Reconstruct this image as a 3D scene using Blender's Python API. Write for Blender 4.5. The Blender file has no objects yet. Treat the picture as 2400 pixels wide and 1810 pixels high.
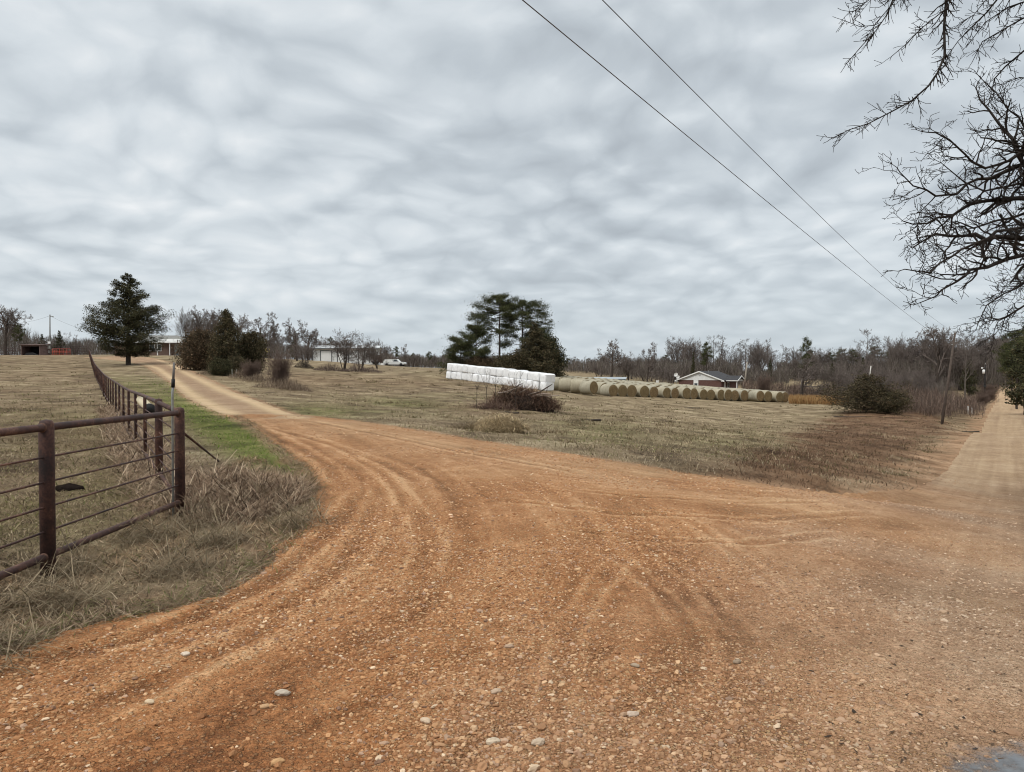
import bpy, math, random
import numpy as np
from mathutils import Vector

sc = bpy.context.scene
R = math.radians
PI = math.pi
F = 1666.67          # focal length of the photo in its own pixels (25 mm on 36 mm)
HOR = 872.0          # row of the level horizon
EYE = 1.7

# ------------------------------------------------------------------ camera
PITCH = math.atan((905 - HOR) / F)
cd = bpy.data.cameras.new("camera")
cam = bpy.data.objects.new("camera", cd)
sc.collection.objects.link(cam)
cd.lens = 25.0
cd.sensor_width = 36.0
cd.clip_start = 0.05
cd.clip_end = 9000
cam.location = (0, 0, EYE)
cam.rotation_euler = (PI / 2 - PITCH, 0, 0)
sc.camera = cam

# ------------------------------------------------------------------ node helpers
def N(t, typ, ins=None, **props):
    n = t.nodes.new(typ)
    for k, v in props.items():
        setattr(n, k, v)
    for k, v in (ins or {}).items():
        s = n.inputs[k]
        if isinstance(v, bpy.types.NodeSocket):
            t.links.new(v, s)
        else:
            if s.type == 'RGBA' and len(v) == 3:
                v = (*v, 1)
            s.default_value = v
    return n

def math_(t, op, a, b=0.0, c=None, clamp=False):
    ins = {0: a, 1: b}
    if c is not None: ins[2] = c
    return N(t, 'ShaderNodeMath', ins, operation=op, use_clamp=clamp).outputs[0]

def ramp(t, fac, stops, interp='LINEAR'):
    n = N(t, 'ShaderNodeValToRGB', {0: fac})
    cr = n.color_ramp
    cr.interpolation = interp
    while len(cr.elements) < len(stops): cr.elements.new(0.5)
    for e, (p, c) in zip(cr.elements, stops):
        e.position = p
        e.color = (*c, 1) if len(c) == 3 else c
    return n.outputs[0]

def mixc(t, fac, a, b, blend='MIX'):
    n = N(t, 'ShaderNodeMix', {}, data_type='RGBA', blend_type=blend)
    for idx, v in ((0, fac), (6, a), (7, b)):
        s = n.inputs[idx]
        if isinstance(v, bpy.types.NodeSocket): t.links.new(v, s)
        else: s.default_value = v if idx == 0 else (*v, 1)
    return n.outputs[2]

def mrange(t, v, a, b, c=0.0, d=1.0, smooth=True):
    return N(t, 'ShaderNodeMapRange', {0: v, 1: a, 2: b, 3: c, 4: d},
             interpolation_type='SMOOTHSTEP' if smooth else 'LINEAR').outputs[0]

def noise(t, vec, scale, detail=4.0, rough=0.55, dist=0.0):
    return N(t, 'ShaderNodeTexNoise', {'Vector': vec, 'Scale': scale, 'Detail': detail,
             'Roughness': rough, 'Distortion': dist}).outputs[0]

def noise2(t, vec, scale, detail=4.0, rough=0.55, dist=0.0):
    return N(t, 'ShaderNodeTexNoise', {'Vector': vec, 'Scale': scale, 'Detail': detail, 'Roughness': rough, 'Distortion': dist}, noise_dimensions='2D').outputs[0]

# ------------------------------------------------------------------ sky, sun, exposure
SUN_EL, SUN_AZ = 44.0, 228.0      # azimuth clockwise from +Y (the view direction)
world = bpy.data.worlds.new("World")
sc.world = world
world.use_nodes = True
t = world.node_tree
t.nodes.clear()
out = N(t, 'ShaderNodeOutputWorld')
tc = N(t, 'ShaderNodeTexCoord')
sep = N(t, 'ShaderNodeSeparateXYZ', {0: tc.outputs['Generated']})
zpos = math_(t, 'MAXIMUM', sep.outputs[2], 0.0)
zc = math_(t, 'ADD', zpos, 0.25)
px = math_(t, 'DIVIDE', sep.outputs[0], zc)
py = math_(t, 'DIVIDE', sep.outputs[1], zc)
pv = N(t, 'ShaderNodeCombineXYZ', {0: px, 1: py, 2: 0.37}).outputs[0]
def warped(v, sc_, amt, det=2.0):
    w = N(t, 'ShaderNodeTexNoise', {'Vector': v, 'Scale': sc_, 'Detail': det, 'Roughness': .55}, noise_dimensions='2D').outputs[1]
    w = N(t, 'ShaderNodeVectorMath', {0: w, 1: (0.5, 0.5, 0.5)}, operation='SUBTRACT').outputs[0]
    w = N(t, 'ShaderNodeVectorMath', {0: w, 'Scale': amt}, operation='SCALE').outputs[0]
    return N(t, 'ShaderNodeVectorMath', {0: v, 1: w}, operation='ADD').outputs[0]
pm = N(t, 'ShaderNodeMapping', {'Vector': pv, 'Rotation': (0, 0, R(-14)), 'Scale': (1.5, 1.5, 1)}).outputs[0]
pw = warped(warped(pm, 1.0, 0.42), 4.5, 0.085, 5.0)
def puff(v, sc_, sm):
    d_ = N(t, 'ShaderNodeTexVoronoi', {'Vector': v, 'Scale': sc_, 'Smoothness': sm, 'Randomness': 1.0}, feature='SMOOTH_F1', voronoi_dimensions='2D').outputs[0]
    return math_(t, 'SUBTRACT', 0.38, d_)
def shifted(v, o): return N(t, 'ShaderNodeVectorMath', {0: v, 1: o}, operation='ADD').outputs[0]
a1 = puff(pw, 1.9, .3); a2 = puff(warped(pw, 9.0, .05, 4.0), 4.2, .22); a3 = puff(warped(pw, 14.0, .05, 4.0), 9, .22)
s1_ = math_(t, 'SUBTRACT', a1, puff(shifted(pw, (0.03, 0.10, 0)), 1.9, .5))
s2_ = math_(t, 'SUBTRACT', a2, puff(shifted(pw, (0.015, 0.045, 0)), 4.4, .4))
n1 = noise2(t, pm, 0.62, 4.0, 0.5, 0.3)
n2 = noise2(t, pw, 3.2, 6.0, 0.60, 0.0)
cl = math_(t, 'MULTIPLY', math_(t, 'SUBTRACT', n1, .5), 0.62)
cl = math_(t, 'MULTIPLY_ADD', math_(t, 'SUBTRACT', n2, .5), 0.30, cl)
cl = math_(t, 'MULTIPLY_ADD', a1, 0.16, cl)
cl = math_(t, 'MULTIPLY_ADD', a2, 0.20, cl)
cl = math_(t, 'MULTIPLY_ADD', a3, 0.15, cl)
cl = math_(t, 'MULTIPLY_ADD', s1_, 0.14, cl)
cl = math_(t, 'MULTIPLY_ADD', s2_, 0.27, cl)
cl = math_(t, 'MULTIPLY', cl, mrange(t, zpos, 0.0, 0.22, 0.22, 0.315))
left = mrange(t, sep.outputs[0], -0.65, 0.35, 0.553, 0.508)
cl = math_(t, 'ADD', cl, left)
ccol = ramp(t, cl, [(0.30, (0.33, 0.365, 0.40)), (0.46, (0.51, 0.56, 0.60)),
                    (0.55, (0.645, 0.695, 0.73)), (0.70, (0.86, 0.88, 0.89))])
hcol = (0.53, 0.60, 0.655)
hz = mrange(t, zpos, 0.0, 0.17)
ccol = mixc(t, math_(t, 'MULTIPLY_ADD', hz, 0.5, 0.5), hcol, ccol)
lift = mrange(t, zpos, 0.50, 1.0, 1.0, 2.7)
ccol = mixc(t, mrange(t, zpos, 0.5, 0.9), ccol, (0.70, 0.70, 0.68))
ccol = N(t, 'ShaderNodeVectorMath', {0: ccol, 'Scale': lift}, operation='SCALE').outputs[0]
below = mrange(t, sep.outputs[2], -0.04, 0.0, 0.35, 1.0)
ccol = N(t, 'ShaderNodeVectorMath', {0: ccol, 'Scale': below}, operation='SCALE').outputs[0]
sky = N(t, 'ShaderNodeTexSky', {}, sky_type='NISHITA', sun_disc=False,
        sun_elevation=R(SUN_EL), sun_rotation=R(SUN_AZ))
bg_sky = N(t, 'ShaderNodeBackground', {0: sky.outputs[0], 1: 0.10})
bg_cl = N(t, 'ShaderNodeBackground', {0: ccol, 1: 1.0})
ms = N(t, 'ShaderNodeMixShader', {0: 0.94, 1: bg_sky.outputs[0], 2: bg_cl.outputs[0]})
t.links.new(ms.outputs[0], out.inputs[0])

sd_ = bpy.data.lights.new("sun", 'SUN')
sd_.energy = 1.5
sd_.angle = R(11)
sd_.color = (1.0, 0.965, 0.91)
sun = bpy.data.objects.new("sun", sd_)
sc.collection.objects.link(sun)
sdir = Vector((math.sin(R(SUN_AZ)) * math.cos(R(SUN_EL)), math.cos(R(SUN_AZ)) * math.cos(R(SUN_EL)), math.sin(R(SUN_EL))))
sun.rotation_euler = (-sdir).to_track_quat('-Z', 'Y').to_euler()
sun.location = sdir * 50

vs = sc.view_settings
vs.view_transform = 'Standard'
vs.look = 'None'
vs.exposure = 0.12
vs.gamma = 1.0
vs.use_curve_mapping = False
sc.cycles.filter_width = 1.05
sc.cycles.max_bounces = 5
sc.cycles.diffuse_bounces = 3
sc.cycles.glossy_bounces = 2
sc.cycles.transmission_bounces = 2
sc.cycles.transparent_max_bounces = 4
sc.cycles.caustics_reflective = False
sc.cycles.caustics_refractive = False

# ------------------------------------------------------------------ object helpers
COL = sc.collection
def tag(o, label=None, cat=None, group=None, kind=None):
    if label: o['label'] = label
    if cat: o['category'] = cat
    if group: o['group'] = group
    if kind: o['kind'] = kind
    return o

def thing(name, label, cat, loc=(0, 0, 0), rotz=0.0, group=None, scale=None):
    o = bpy.data.objects.new(name, None)
    COL.objects.link(o)
    o.empty_display_size = 0.3
    o.location = loc
    o.rotation_euler = (0, 0, rotz)
    if scale: o.scale = scale
    return tag(o, label, cat, group)

def link(name, me, parent=None):
    o = bpy.data.objects.new(name, me)
    COL.objects.link(o)
    if parent is not None: o.parent = parent
    return o

def mesh(name, V, Fs, mats=None, smooth=False, col=None, midx=None, attrs=None):
    """V (n,3); Fs one int array (m,k) or a list of them."""
    V = np.asarray(V, dtype=np.float32)
    if isinstance(Fs, np.ndarray): Fs = [Fs]
    Fs = [np.asarray(f, dtype=np.int32) for f in Fs if len(f)]
    me = bpy.data.meshes.new(name)
    nl = sum(f.size for f in Fs); npz = sum(len(f) for f in Fs)
    me.vertices.add(len(V)); me.loops.add(nl); me.polygons.add(npz)
    me.vertices.foreach_set('co', V.ravel())
    me.loops.foreach_set('vertex_index', np.concatenate([f.ravel() for f in Fs]))
    tot = np.concatenate([np.full(len(f), f.shape[1], np.int32) for f in Fs])
    st = np.concatenate([[0], np.cumsum(tot)[:-1]]).astype(np.int32)
    me.polygons.foreach_set('loop_start', st)
    me.polygons.foreach_set('loop_total', tot)
    if midx is not None: me.polygons.foreach_set('material_index', np.asarray(midx, np.int32))
    me.polygons.foreach_set('use_smooth', np.full(npz, bool(smooth)))
    if col is not None:
        a = me.attributes.new('col', 'FLOAT_COLOR', 'POINT')
        c = np.ones((len(V), 4), np.float32); c[:, :3] = col
        a.data.foreach_set('color', c.ravel())
    for nm, arr in (attrs or {}).items():
        a = me.attributes.new(nm, 'FLOAT_COLOR', 'POINT')
        a.data.foreach_set('color', np.asarray(arr, np.float32).ravel())
    me.update(calc_edges=True)
    for m in ([mats] if not isinstance(mats, (list, tuple)) else mats) if mats else []:
        me.materials.append(m)
    return me

class MB:
    """collects boxes, prisms and tubes into one mesh"""
    def __init__(s): s.V = []; s.Q = []; s.T = []; s.n = 0
    def add(s, V, Q=None, T=None):
        V = np.asarray(V, float).reshape(-1, 3)
        if Q is not None and len(Q): s.Q.append(np.asarray(Q, int).reshape(-1, 4) + s.n)
        if T is not None and len(T): s.T.append(np.asarray(T, int).reshape(-1, 3) + s.n)
        s.V.append(V); s.n += len(V)
        return s
    def box(s, x0, x1, y0, y1, z0, z1):
        V = [(x, y, z) for z in (z0, z1) for y in (y0, y1) for x in (x0, x1)]
        return s.add(V, [(0, 2, 3, 1), (4, 5, 7, 6), (0, 1, 5, 4), (2, 6, 7, 3), (0, 4, 6, 2), (1, 3, 7, 5)])
    def prism(s, poly, axis, a, b):
        """extrude a 2-D convex-ish polygon along axis from a to b (fan caps)"""
        n = len(poly); V = []
        for w in (a, b):
            for (p, q) in poly:
                V.append({'x': (w, p, q), 'y': (p, w, q), 'z': (p, q, w)}[axis])
        Q = [(i, (i + 1) % n, n + (i + 1) % n, n + i) for i in range(n)]
        V.append(np.mean(V[:n], axis=0)); V.append(np.mean(V[n:2 * n], axis=0))
        T = [(2 * n, (i + 1) % n, i) for i in range(n)] + [(2 * n + 1, n + i, n + (i + 1) % n) for i in range(n)]
        return s.add(V, Q, T)
    def tube(s, pts, rad, k=8, cap=True):
        pts = np.asarray(pts, float); n = len(pts)
        rad = np.broadcast_to(np.asarray(rad, float), (n,))
        d = np.gradient(pts, axis=0)
        d /= np.linalg.norm(d, axis=1, keepdims=True) + 1e-9
        up = np.where(np.abs(d[:, 2:3]) > 0.9, np.array([[1., 0, 0]]), np.array([[0, 0, 1.]]))
        a = np.cross(up, d); a /= np.linalg.norm(a, axis=1, keepdims=True) + 1e-9
        b = np.cross(d, a)
        th = np.arange(k) * 2 * PI / k
        ring = pts[:, None] + rad[:, None, None] * (a[:, None] * np.cos(th)[None, :, None] + b[:, None] * np.sin(th)[None, :, None])
        i = np.arange(n - 1)[:, None] * k; j = np.arange(k)[None]; j2 = (j + 1) % k
        Q = np.stack([i + j, i + j2, i + k + j2, i + k + j], -1).reshape(-1, 4)
        V = ring.reshape(-1, 3); T = []
        if cap:
            V = np.vstack([V, pts[0] - d[0] * rad[0] * .15, pts[-1] + d[-1] * rad[-1] * .3]); c0 = n * k
            T = [(c0, (q + 1) % k, q) for q in range(k)] + [(c0 + 1, (n - 1) * k + q, (n - 1) * k + (q + 1) % k) for q in range(k)]
        return s.add(V, Q, T)
    def mesh(s, name, mat, smooth=False):
        return mesh(name, np.vstack(s.V), ([np.vstack(s.Q)] if s.Q else []) + ([np.vstack(s.T)] if s.T else []), mat, smooth)
    def build(s, name, mat, parent=None, smooth=False, label=None):
        o = link(name, s.mesh(name, mat, smooth), parent)
        if label: o['label'] = label
        return o

# ------------------------------------------------------------------ numpy noise
def _hash(ix, iy, seed):
    h = (ix.astype(np.int64) * 374761393 + iy.astype(np.int64) * 668265263 + seed * 1274126177) & 0x7fffffff
    h = ((h ^ (h >> 13)) * 1103515245 + 12345) & 0x7fffffff
    h = (h ^ (h >> 16)) & 0xffff
    return h / 65535.0
def vnoise(x, y, seed=0):
    ix = np.floor(x); iy = np.floor(y); fx = x - ix; fy = y - iy
    u = fx * fx * (3 - 2 * fx); v = fy * fy * (3 - 2 * fy)
    a = _hash(ix, iy, seed); b = _hash(ix + 1, iy, seed); c = _hash(ix, iy + 1, seed); d = _hash(ix + 1, iy + 1, seed)
    return (a * (1 - u) + b * u) * (1 - v) + (c * (1 - u) + d * u) * v
def fbm(x, y, seed=0, o=4):
    s = 0; a = .5; tot = 0
    for i in range(o):
        s = s + a * vnoise(x, y, seed + i * 17); tot += a; a *= .5; x = x * 2.03 + 3.1; y = y * 2.03 + 1.7
    return s / tot - .5

# ------------------------------------------------------------------ terrain
CP = []
def cp(u, v, d): CP.append(((u - 1200) / F * d, d, EYE - (v - HOR) * d / F))
for p in [(0, 0, 0), (0, -6, 0), (-3, 1, 0), (3, 0, 0), (0, 3, 0), (-3, 3, 0), (2.5, 3, -.03), (-4, 6.1, -.02), (-4.1, 8.8, -.05),
          (0, 8, 0), (-7, 8, 0), (-10, 14, .0), (-2, 14, .02), (2, 10, -.03), (-6, 26, 0.03), (-11, 24, .05),
          (0, -40, -.5), (-60, -60, 0), (60, -60, -1), (25, 0, -1.2), (14, 6, -.8), (0, -400, 0), (-400, -300, 2), (400, -300, -2), (-300, 0, 4), (300, 0, -3)]:
    CP.append(p)
def fx(d): return -4.12 - .603 * (d - 8.8)          # x of the long fence run at depth d
for d, z in ((18.75, -.03), (28, .1), (40, .31), (55, .75), (73, 1.35), (100, 2.75), (132, 4.55), (165, 5.7), (250, 5.9)):
    CP.append((fx(d), d, z))
    CP.append((fx(d) - d * .25, d, z + .05))
    CP.append((fx(d) * 1.0 - d * .8, d, z + .1))
for a in [(390, 833, 130), (530, 876, 76), (650, 915, 48), (715, 864, 105), (770, 847, 150), (925, 858, 173), (1000, 862, 195),
          (1053, 888, 90), (1170, 900, 85), (1287, 917, 80), (1170, 884, 105), (1170, 958, 42), (1150, 1015, 22), (900, 958, 36), (800, 926, 50),
          (1000, 1010, 20.5), (1300, 1060, 15.5), (1600, 1106, 13), (1850, 1140, 12), (2000, 1152, 13.2), (2176, 1155, 19.5),
          (2200, 1300, 8.5), (2250, 1096, 32.6), (2308, 1026, 67), (2323, 979, 92), (2335, 952, 135), (2343, 926, 192), (2352, 893, 340), (2420, 926, 192), (2450, 893, 340), (2450, 1000, 60),
          (2210, 993, 69), (1990, 977, 75), (2035, 966, 80), (1700, 1000, 45), (1845, 943, 110), (1600, 1050, 22), (1850, 1062, 25), (2080, 1050, 36),
          (1394, 927, 88), (1302, 915, 90), (1650, 937, 99), (1640, 917, 158), (1900, 903, 200), (2100, 905, 230), (2280, 908, 250), (2280, 932, 190), (2308, 936, 183),
          (1300, 877, 180), (1450, 890, 150), (1700, 905, 200), (1200, 868, 200)]:
    cp(*a)
for az, z in ((-50, 7), (-35, 6.3), (-25, 5.5), (-15, 4.2), (-5, 3.6), (5, 3.2), (15, 1.0), (25, -1.5), (33, -2.2), (36, -2.6), (50, -3)):
    for r_, k in ((480, 1.0), (1500, 1.3), (5000, 1.3)):
        CP.append((r_ * math.sin(R(az)), r_ * math.cos(R(az)), z * k))
CP = np.array(CP, float)
def warp(x, y):
    r = np.hypot(x, y) + 1e-9
    q = np.log1p(r / 9.0) / r
    return x * q, y * q
def tps(d2): return np.where(d2 > 1e-12, d2 * np.log(np.maximum(d2, 1e-12)), 0.0)
_wx, _wy = warp(CP[:, 0], CP[:, 1])
_n = len(CP)
_K = tps((_wx[:, None] - _wx[None]) ** 2 + (_wy[:, None] - _wy[None]) ** 2) + np.eye(_n) * 0.004
_P = np.stack([np.ones(_n), _wx, _wy], 1)
_A = np.block([[_K, _P], [_P.T, np.zeros((3, 3))]])
_S = np.linalg.solve(_A, np.concatenate([CP[:, 2], np.zeros(3)]))
def H(x, y):
    x = np.asarray(x, float); y = np.asarray(y, float)
    sh = np.broadcast(x, y).shape
    xf = np.broadcast_to(x, sh).ravel(); yf = np.broadcast_to(y, sh).ravel()
    outz = np.empty(len(xf))
    for s in range(0, len(xf), 60000):
        a, b = warp(xf[s:s + 60000], yf[s:s + 60000])
        z = _S[_n] + _S[_n + 1] * a + _S[_n + 2] * b
        z += tps((a[:, None] - _wx) ** 2 + (b[:, None] - _wy) ** 2) @ _S[:_n]
        outz[s:s + 60000] = z
    # roadside ditch by the corner of the apron
    xx, yy = xf - 7.4, yf - 15.3
    p = xx * .82 + yy * .57; q = -xx * .57 + yy * .82
    outz -= .42 * np.exp(-(p / 4.0) ** 2 - (q / 1.25) ** 2)
    return outz.reshape(sh) if sh else float(outz[0])
Hs = lambda x, y: float(H(np.array([x]), np.array([y]))[0])

_T = np.concatenate([np.geomspace(1.5, 60, 900), np.geomspace(60.5, 420, 500)])
def G(u, v):
    """point where the sight line through photo pixel (u, v) meets the ground"""
    dx = (u - 1200) / F; dz = (905 - v) / F
    c, s = math.cos(PITCH), math.sin(PITCH)
    D = np.array([dx, c + dz * s, dz * c - s])
    P = np.array([0, 0, EYE]) + _T[:, None] * D
    g = P[:, 2] - H(P[:, 0], P[:, 1])
    i = np.argmax(g < 0)
    if g[i] >= 0: i = len(g) - 1
    w = g[i - 1] / (g[i - 1] - g[i] + 1e-9)
    return P[i - 1] * (1 - w) + P[i] * w
def X(u, d): return (u - 1200) / F * d
def Z(v, d): return EYE + (HOR - v) * d / F
def P3(u, v, d): return np.array([X(u, d), d, Z(v, d)])
def base(u, d):
    x = X(u, d); return (x, d, Hs(x, d))

def seg_dist(x, y, pl, closed=False):
    pl = np.asarray(pl)[:, :2]; n = len(pl); best = np.full(x.shape, 1e9)
    for i in range(n if closed else n - 1):
        a = pl[i]; b = pl[(i + 1) % n]; e = b - a; L = e @ e + 1e-12
        tt = np.clip(((x - a[0]) * e[0] + (y - a[1]) * e[1]) / L, 0, 1)
        best = np.minimum(best, np.hypot(x - a[0] - tt * e[0], y - a[1] - tt * e[1]))
    return best
def sdf(x, y, pl):
    """signed distance, positive inside"""
    pl = np.asarray(pl)[:, :2]; n = len(pl); ins = np.zeros(x.shape, bool)
    for i in range(n):
        a = pl[i]; b = pl[(i + 1) % n]
        c = (a[1] > y) != (b[1] > y)
        xi = a[0] + (y - a[1]) / (b[1] - a[1] + 1e-12) * (b[0] - a[0])
        ins ^= c & (x < xi)
    return np.where(ins, 1, -1) * seg_dist(x, y, pl, True)

EDGE_L = [G(*p) for p in [(0, 1530), (60, 1508), (130, 1478), (250, 1450), (380, 1425), (490, 1395), (600, 1335), (654, 1296), (702, 1248), (738, 1190), (752, 1145), (738, 1108), (690, 1070), (640, 1030), (590, 992), (556, 974)]]
EDGE_R = [G(*p) for p in [(700, 972), (850, 988), (1000, 1010), (1150, 1035), (1300, 1058), (1450, 1082), (1600, 1108), (1750, 1127), (1880, 1148), (2000, 1156), (2080, 1152), (2130, 1148)]]
APRON = [np.array([-9, -6, 0]), np.array([-4.4, 1.5, 0]), np.array([-3.45, 3.6, 0])] + EDGE_L + EDGE_R + [np.array([22, 27, 0]), np.array([22, -6, 0])]
DRIVE = [G(*p) for p in [(542, 977), (495, 958), (440, 931), (395, 890), (350, 860), (300, 846)]] + [np.array([-77, 128, 0]), np.array([-72, 131, 0])] + \
        [G(*p) for p in [(345, 838), (405, 850), (447, 868), (492, 890), (548, 917), (622, 945), (702, 974)]] + [G(760, 1000), G(620, 1000)]
TRK_A = [G(*p) for p in [(330, 850), (372, 864), (407, 889), (452, 926), (506, 955), (590, 984), (700, 1012), (860, 1055), (1080, 1130)]]
TRK_B = [G(*p) for p in [(372, 843), (398, 853), (425, 869), (470, 890), (524, 917), (596, 943), (686, 977), (800, 996), (960, 1025), (1200, 1072), (1500, 1135)]]
def road_off(x, y): return x - (.6975 * y - 2.55)       # metres to the right of the road's left edge
ROAD_W = 6.5
GREEN = [G(*p) for p in [(232, 866), (330, 880), (395, 893), (440, 932), (500, 962), (550, 982), (640, 1034), (742, 1112), (690, 1108), (610, 1092), (540, 1062), (470, 1010), (430, 985), (415, 960), (330, 925), (255, 890)]]
DITCH = [G(*p) for p in [(1700, 1118), (1800, 1060), (1870, 1010), (1930, 985), (2090, 940), (2200, 968), (2230, 1000), (2180, 1050), (2120, 1090), (1985, 1152), (1880, 1148)]]

def zones(x, y):
    e = fbm(x * 1.3, y * 1.3, 5, 3) * .26 + fbm(x * 9, y * 9, 8, 2) * .12
    near = np.hypot(x, y) < 75
    sa = np.full(x.shape, -9.); sa[near] = sdf(x[near], y[near], APRON)
    dz = (y < 150) & (x < 0)
    sv = np.full(x.shape, -9.); sv[dz] = sdf(x[dz], y[dz], DRIVE)
    ro = road_off(x, y)
    sr = np.where((y > -40) & (y < 460), np.minimum(ro, ROAD_W - ro) * .82, -9.)
    return sa + e, sv + e, sr + e * .55, ro

# ------------------------------------------------------------------ materials
def new_mat(name):
    m = bpy.data.materials.new(name); m.use_nodes = True
    t = m.node_tree; t.nodes.clear()
    o = N(t, 'ShaderNodeOutputMaterial')
    b = N(t, 'ShaderNodeBsdfPrincipled', {'Roughness': .9, 'Specular IOR Level': .25})
    t.links.new(b.outputs[0], o.inputs[0])
    return m, t, b
def setc(t, b, c): t.links.new(c, b.inputs['Base Color'])

def simple(name, c, rough=.7, var=.25, scale=3.0, spec=.3, metal=0.0, bump=0.0, bscale=20.0):
    m, t, b = new_mat(name)
    p = N(t, 'ShaderNodeTexCoord').outputs['Object']
    n = noise(t, p, scale, 5, .6)
    c = np.array(c)
    setc(t, b, ramp(t, n, [(.3, tuple(c * (1 - var))), (.7, tuple(c * (1 + var)))]))
    b.inputs['Roughness'].default_value = rough
    b.inputs['Specular IOR Level'].default_value = spec
    b.inputs['Metallic'].default_value = metal
    if bump:
        bn = N(t, 'ShaderNodeBump', {'Strength': .6, 'Distance': bump, 'Height': noise(t, p, bscale, 4)})
        t.links.new(bn.outputs[0], b.inputs['Normal'])
    return m
def colmat(name, rough=.9, trans=0.0, spec=.15):
    """colour from the mesh's own per-piece colour attribute"""
    m, t, b = new_mat(name)
    a = N(t, 'ShaderNodeAttribute', attribute_name='col')
    setc(t, b, a.outputs[0])
    b.inputs['Roughness'].default_value = rough
    b.inputs['Specular IOR Level'].default_value = spec
    if trans:
        tr = N(t, 'ShaderNodeBsdfTranslucent', {0: a.outputs[0]})
        mx = N(t, 'ShaderNodeMixShader', {0: trans, 1: b.outputs[0], 2: tr.outputs[0]})
        t.links.new(mx.outputs[0], t.nodes['Material Output'].inputs[0])
    return m

# grass land
M_ground, t, b = new_mat('grass_land')
pos = N(t, 'ShaderNodeNewGeometry').outputs['Position']
at = N(t, 'ShaderNodeAttribute', attribute_name='gm')
sp = N(t, 'ShaderNodeSeparateColor', {0: at.outputs[0]})
gr, br, st_ = sp.outputs[0], sp.outputs[1], sp.outputs[2]
nA = noise(t, pos, .12, 4, .6); nB = noise(t, pos, .42, 7, .72, .4); nC = noise(t, pos, 9, 4, .65); nD = noise(t, pos, 45, 3, .7)
mixn = math_(t, 'MULTIPLY_ADD', nB, .68, math_(t, 'MULTIPLY_ADD', nC, .22, math_(t, 'MULTIPLY', nD, .10)))
mixn = math_(t, 'MULTIPLY_ADD', math_(t, 'SUBTRACT', mixn, .5), 1.45, .5)
dry = ramp(t, mixn, [(.33, (.060, .043, .029)), (.44, (.145, .108, .070)), (.53, (.225, .172, .112)), (.64, (.37, .30, .205))])
strw = ramp(t, mixn, [(.33, (.095, .07, .043)), (.45, (.20, .152, .093)), (.55, (.285, .222, .137)), (.66, (.42, .34, .225))])
grn = ramp(t, mixn, [(.32, (.045, .050, .017)), (.5, (.108, .115, .036)), (.66, (.20, .195, .075))])
brn = ramp(t, mixn, [(.34, (.045, .026, .016)), (.5, (.125, .071, .042)), (.64, (.21, .13, .08))])
c = mixc(t, st_, dry, strw)
gf = math_(t, 'MULTIPLY_ADD', mrange(t, nA, .42, .62), .20, math_(t, 'MULTIPLY_ADD', mrange(t, nB, .42, .6), .18, -.08))
gf = math_(t, 'ADD', math_(t, 'MULTIPLY', gf, math_(t, 'SUBTRACT', 1.0, st_)), gr, clamp=True)
c = mixc(t, gf, c, grn)
c = mixc(t, br, c, brn)
c = mixc(t, at.outputs['Alpha'], c, ramp(t, mixn, [(.32, (.17, .098, .055)), (.5, (.33, .205, .122)), (.66, (.46, .31, .195))]))
setc(t, b, c)
b.inputs['Roughness'].default_value = 1.0
b.inputs['Specular IOR Level'].default_value = .05
bn = N(t, 'ShaderNodeBump', {'Strength': .9, 'Distance': .07, 'Height': math_(t, 'ADD', nC, math_(t, 'MULTIPLY', nD, .5))})
t.links.new(bn.outputs[0], b.inputs['Normal'])

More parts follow.
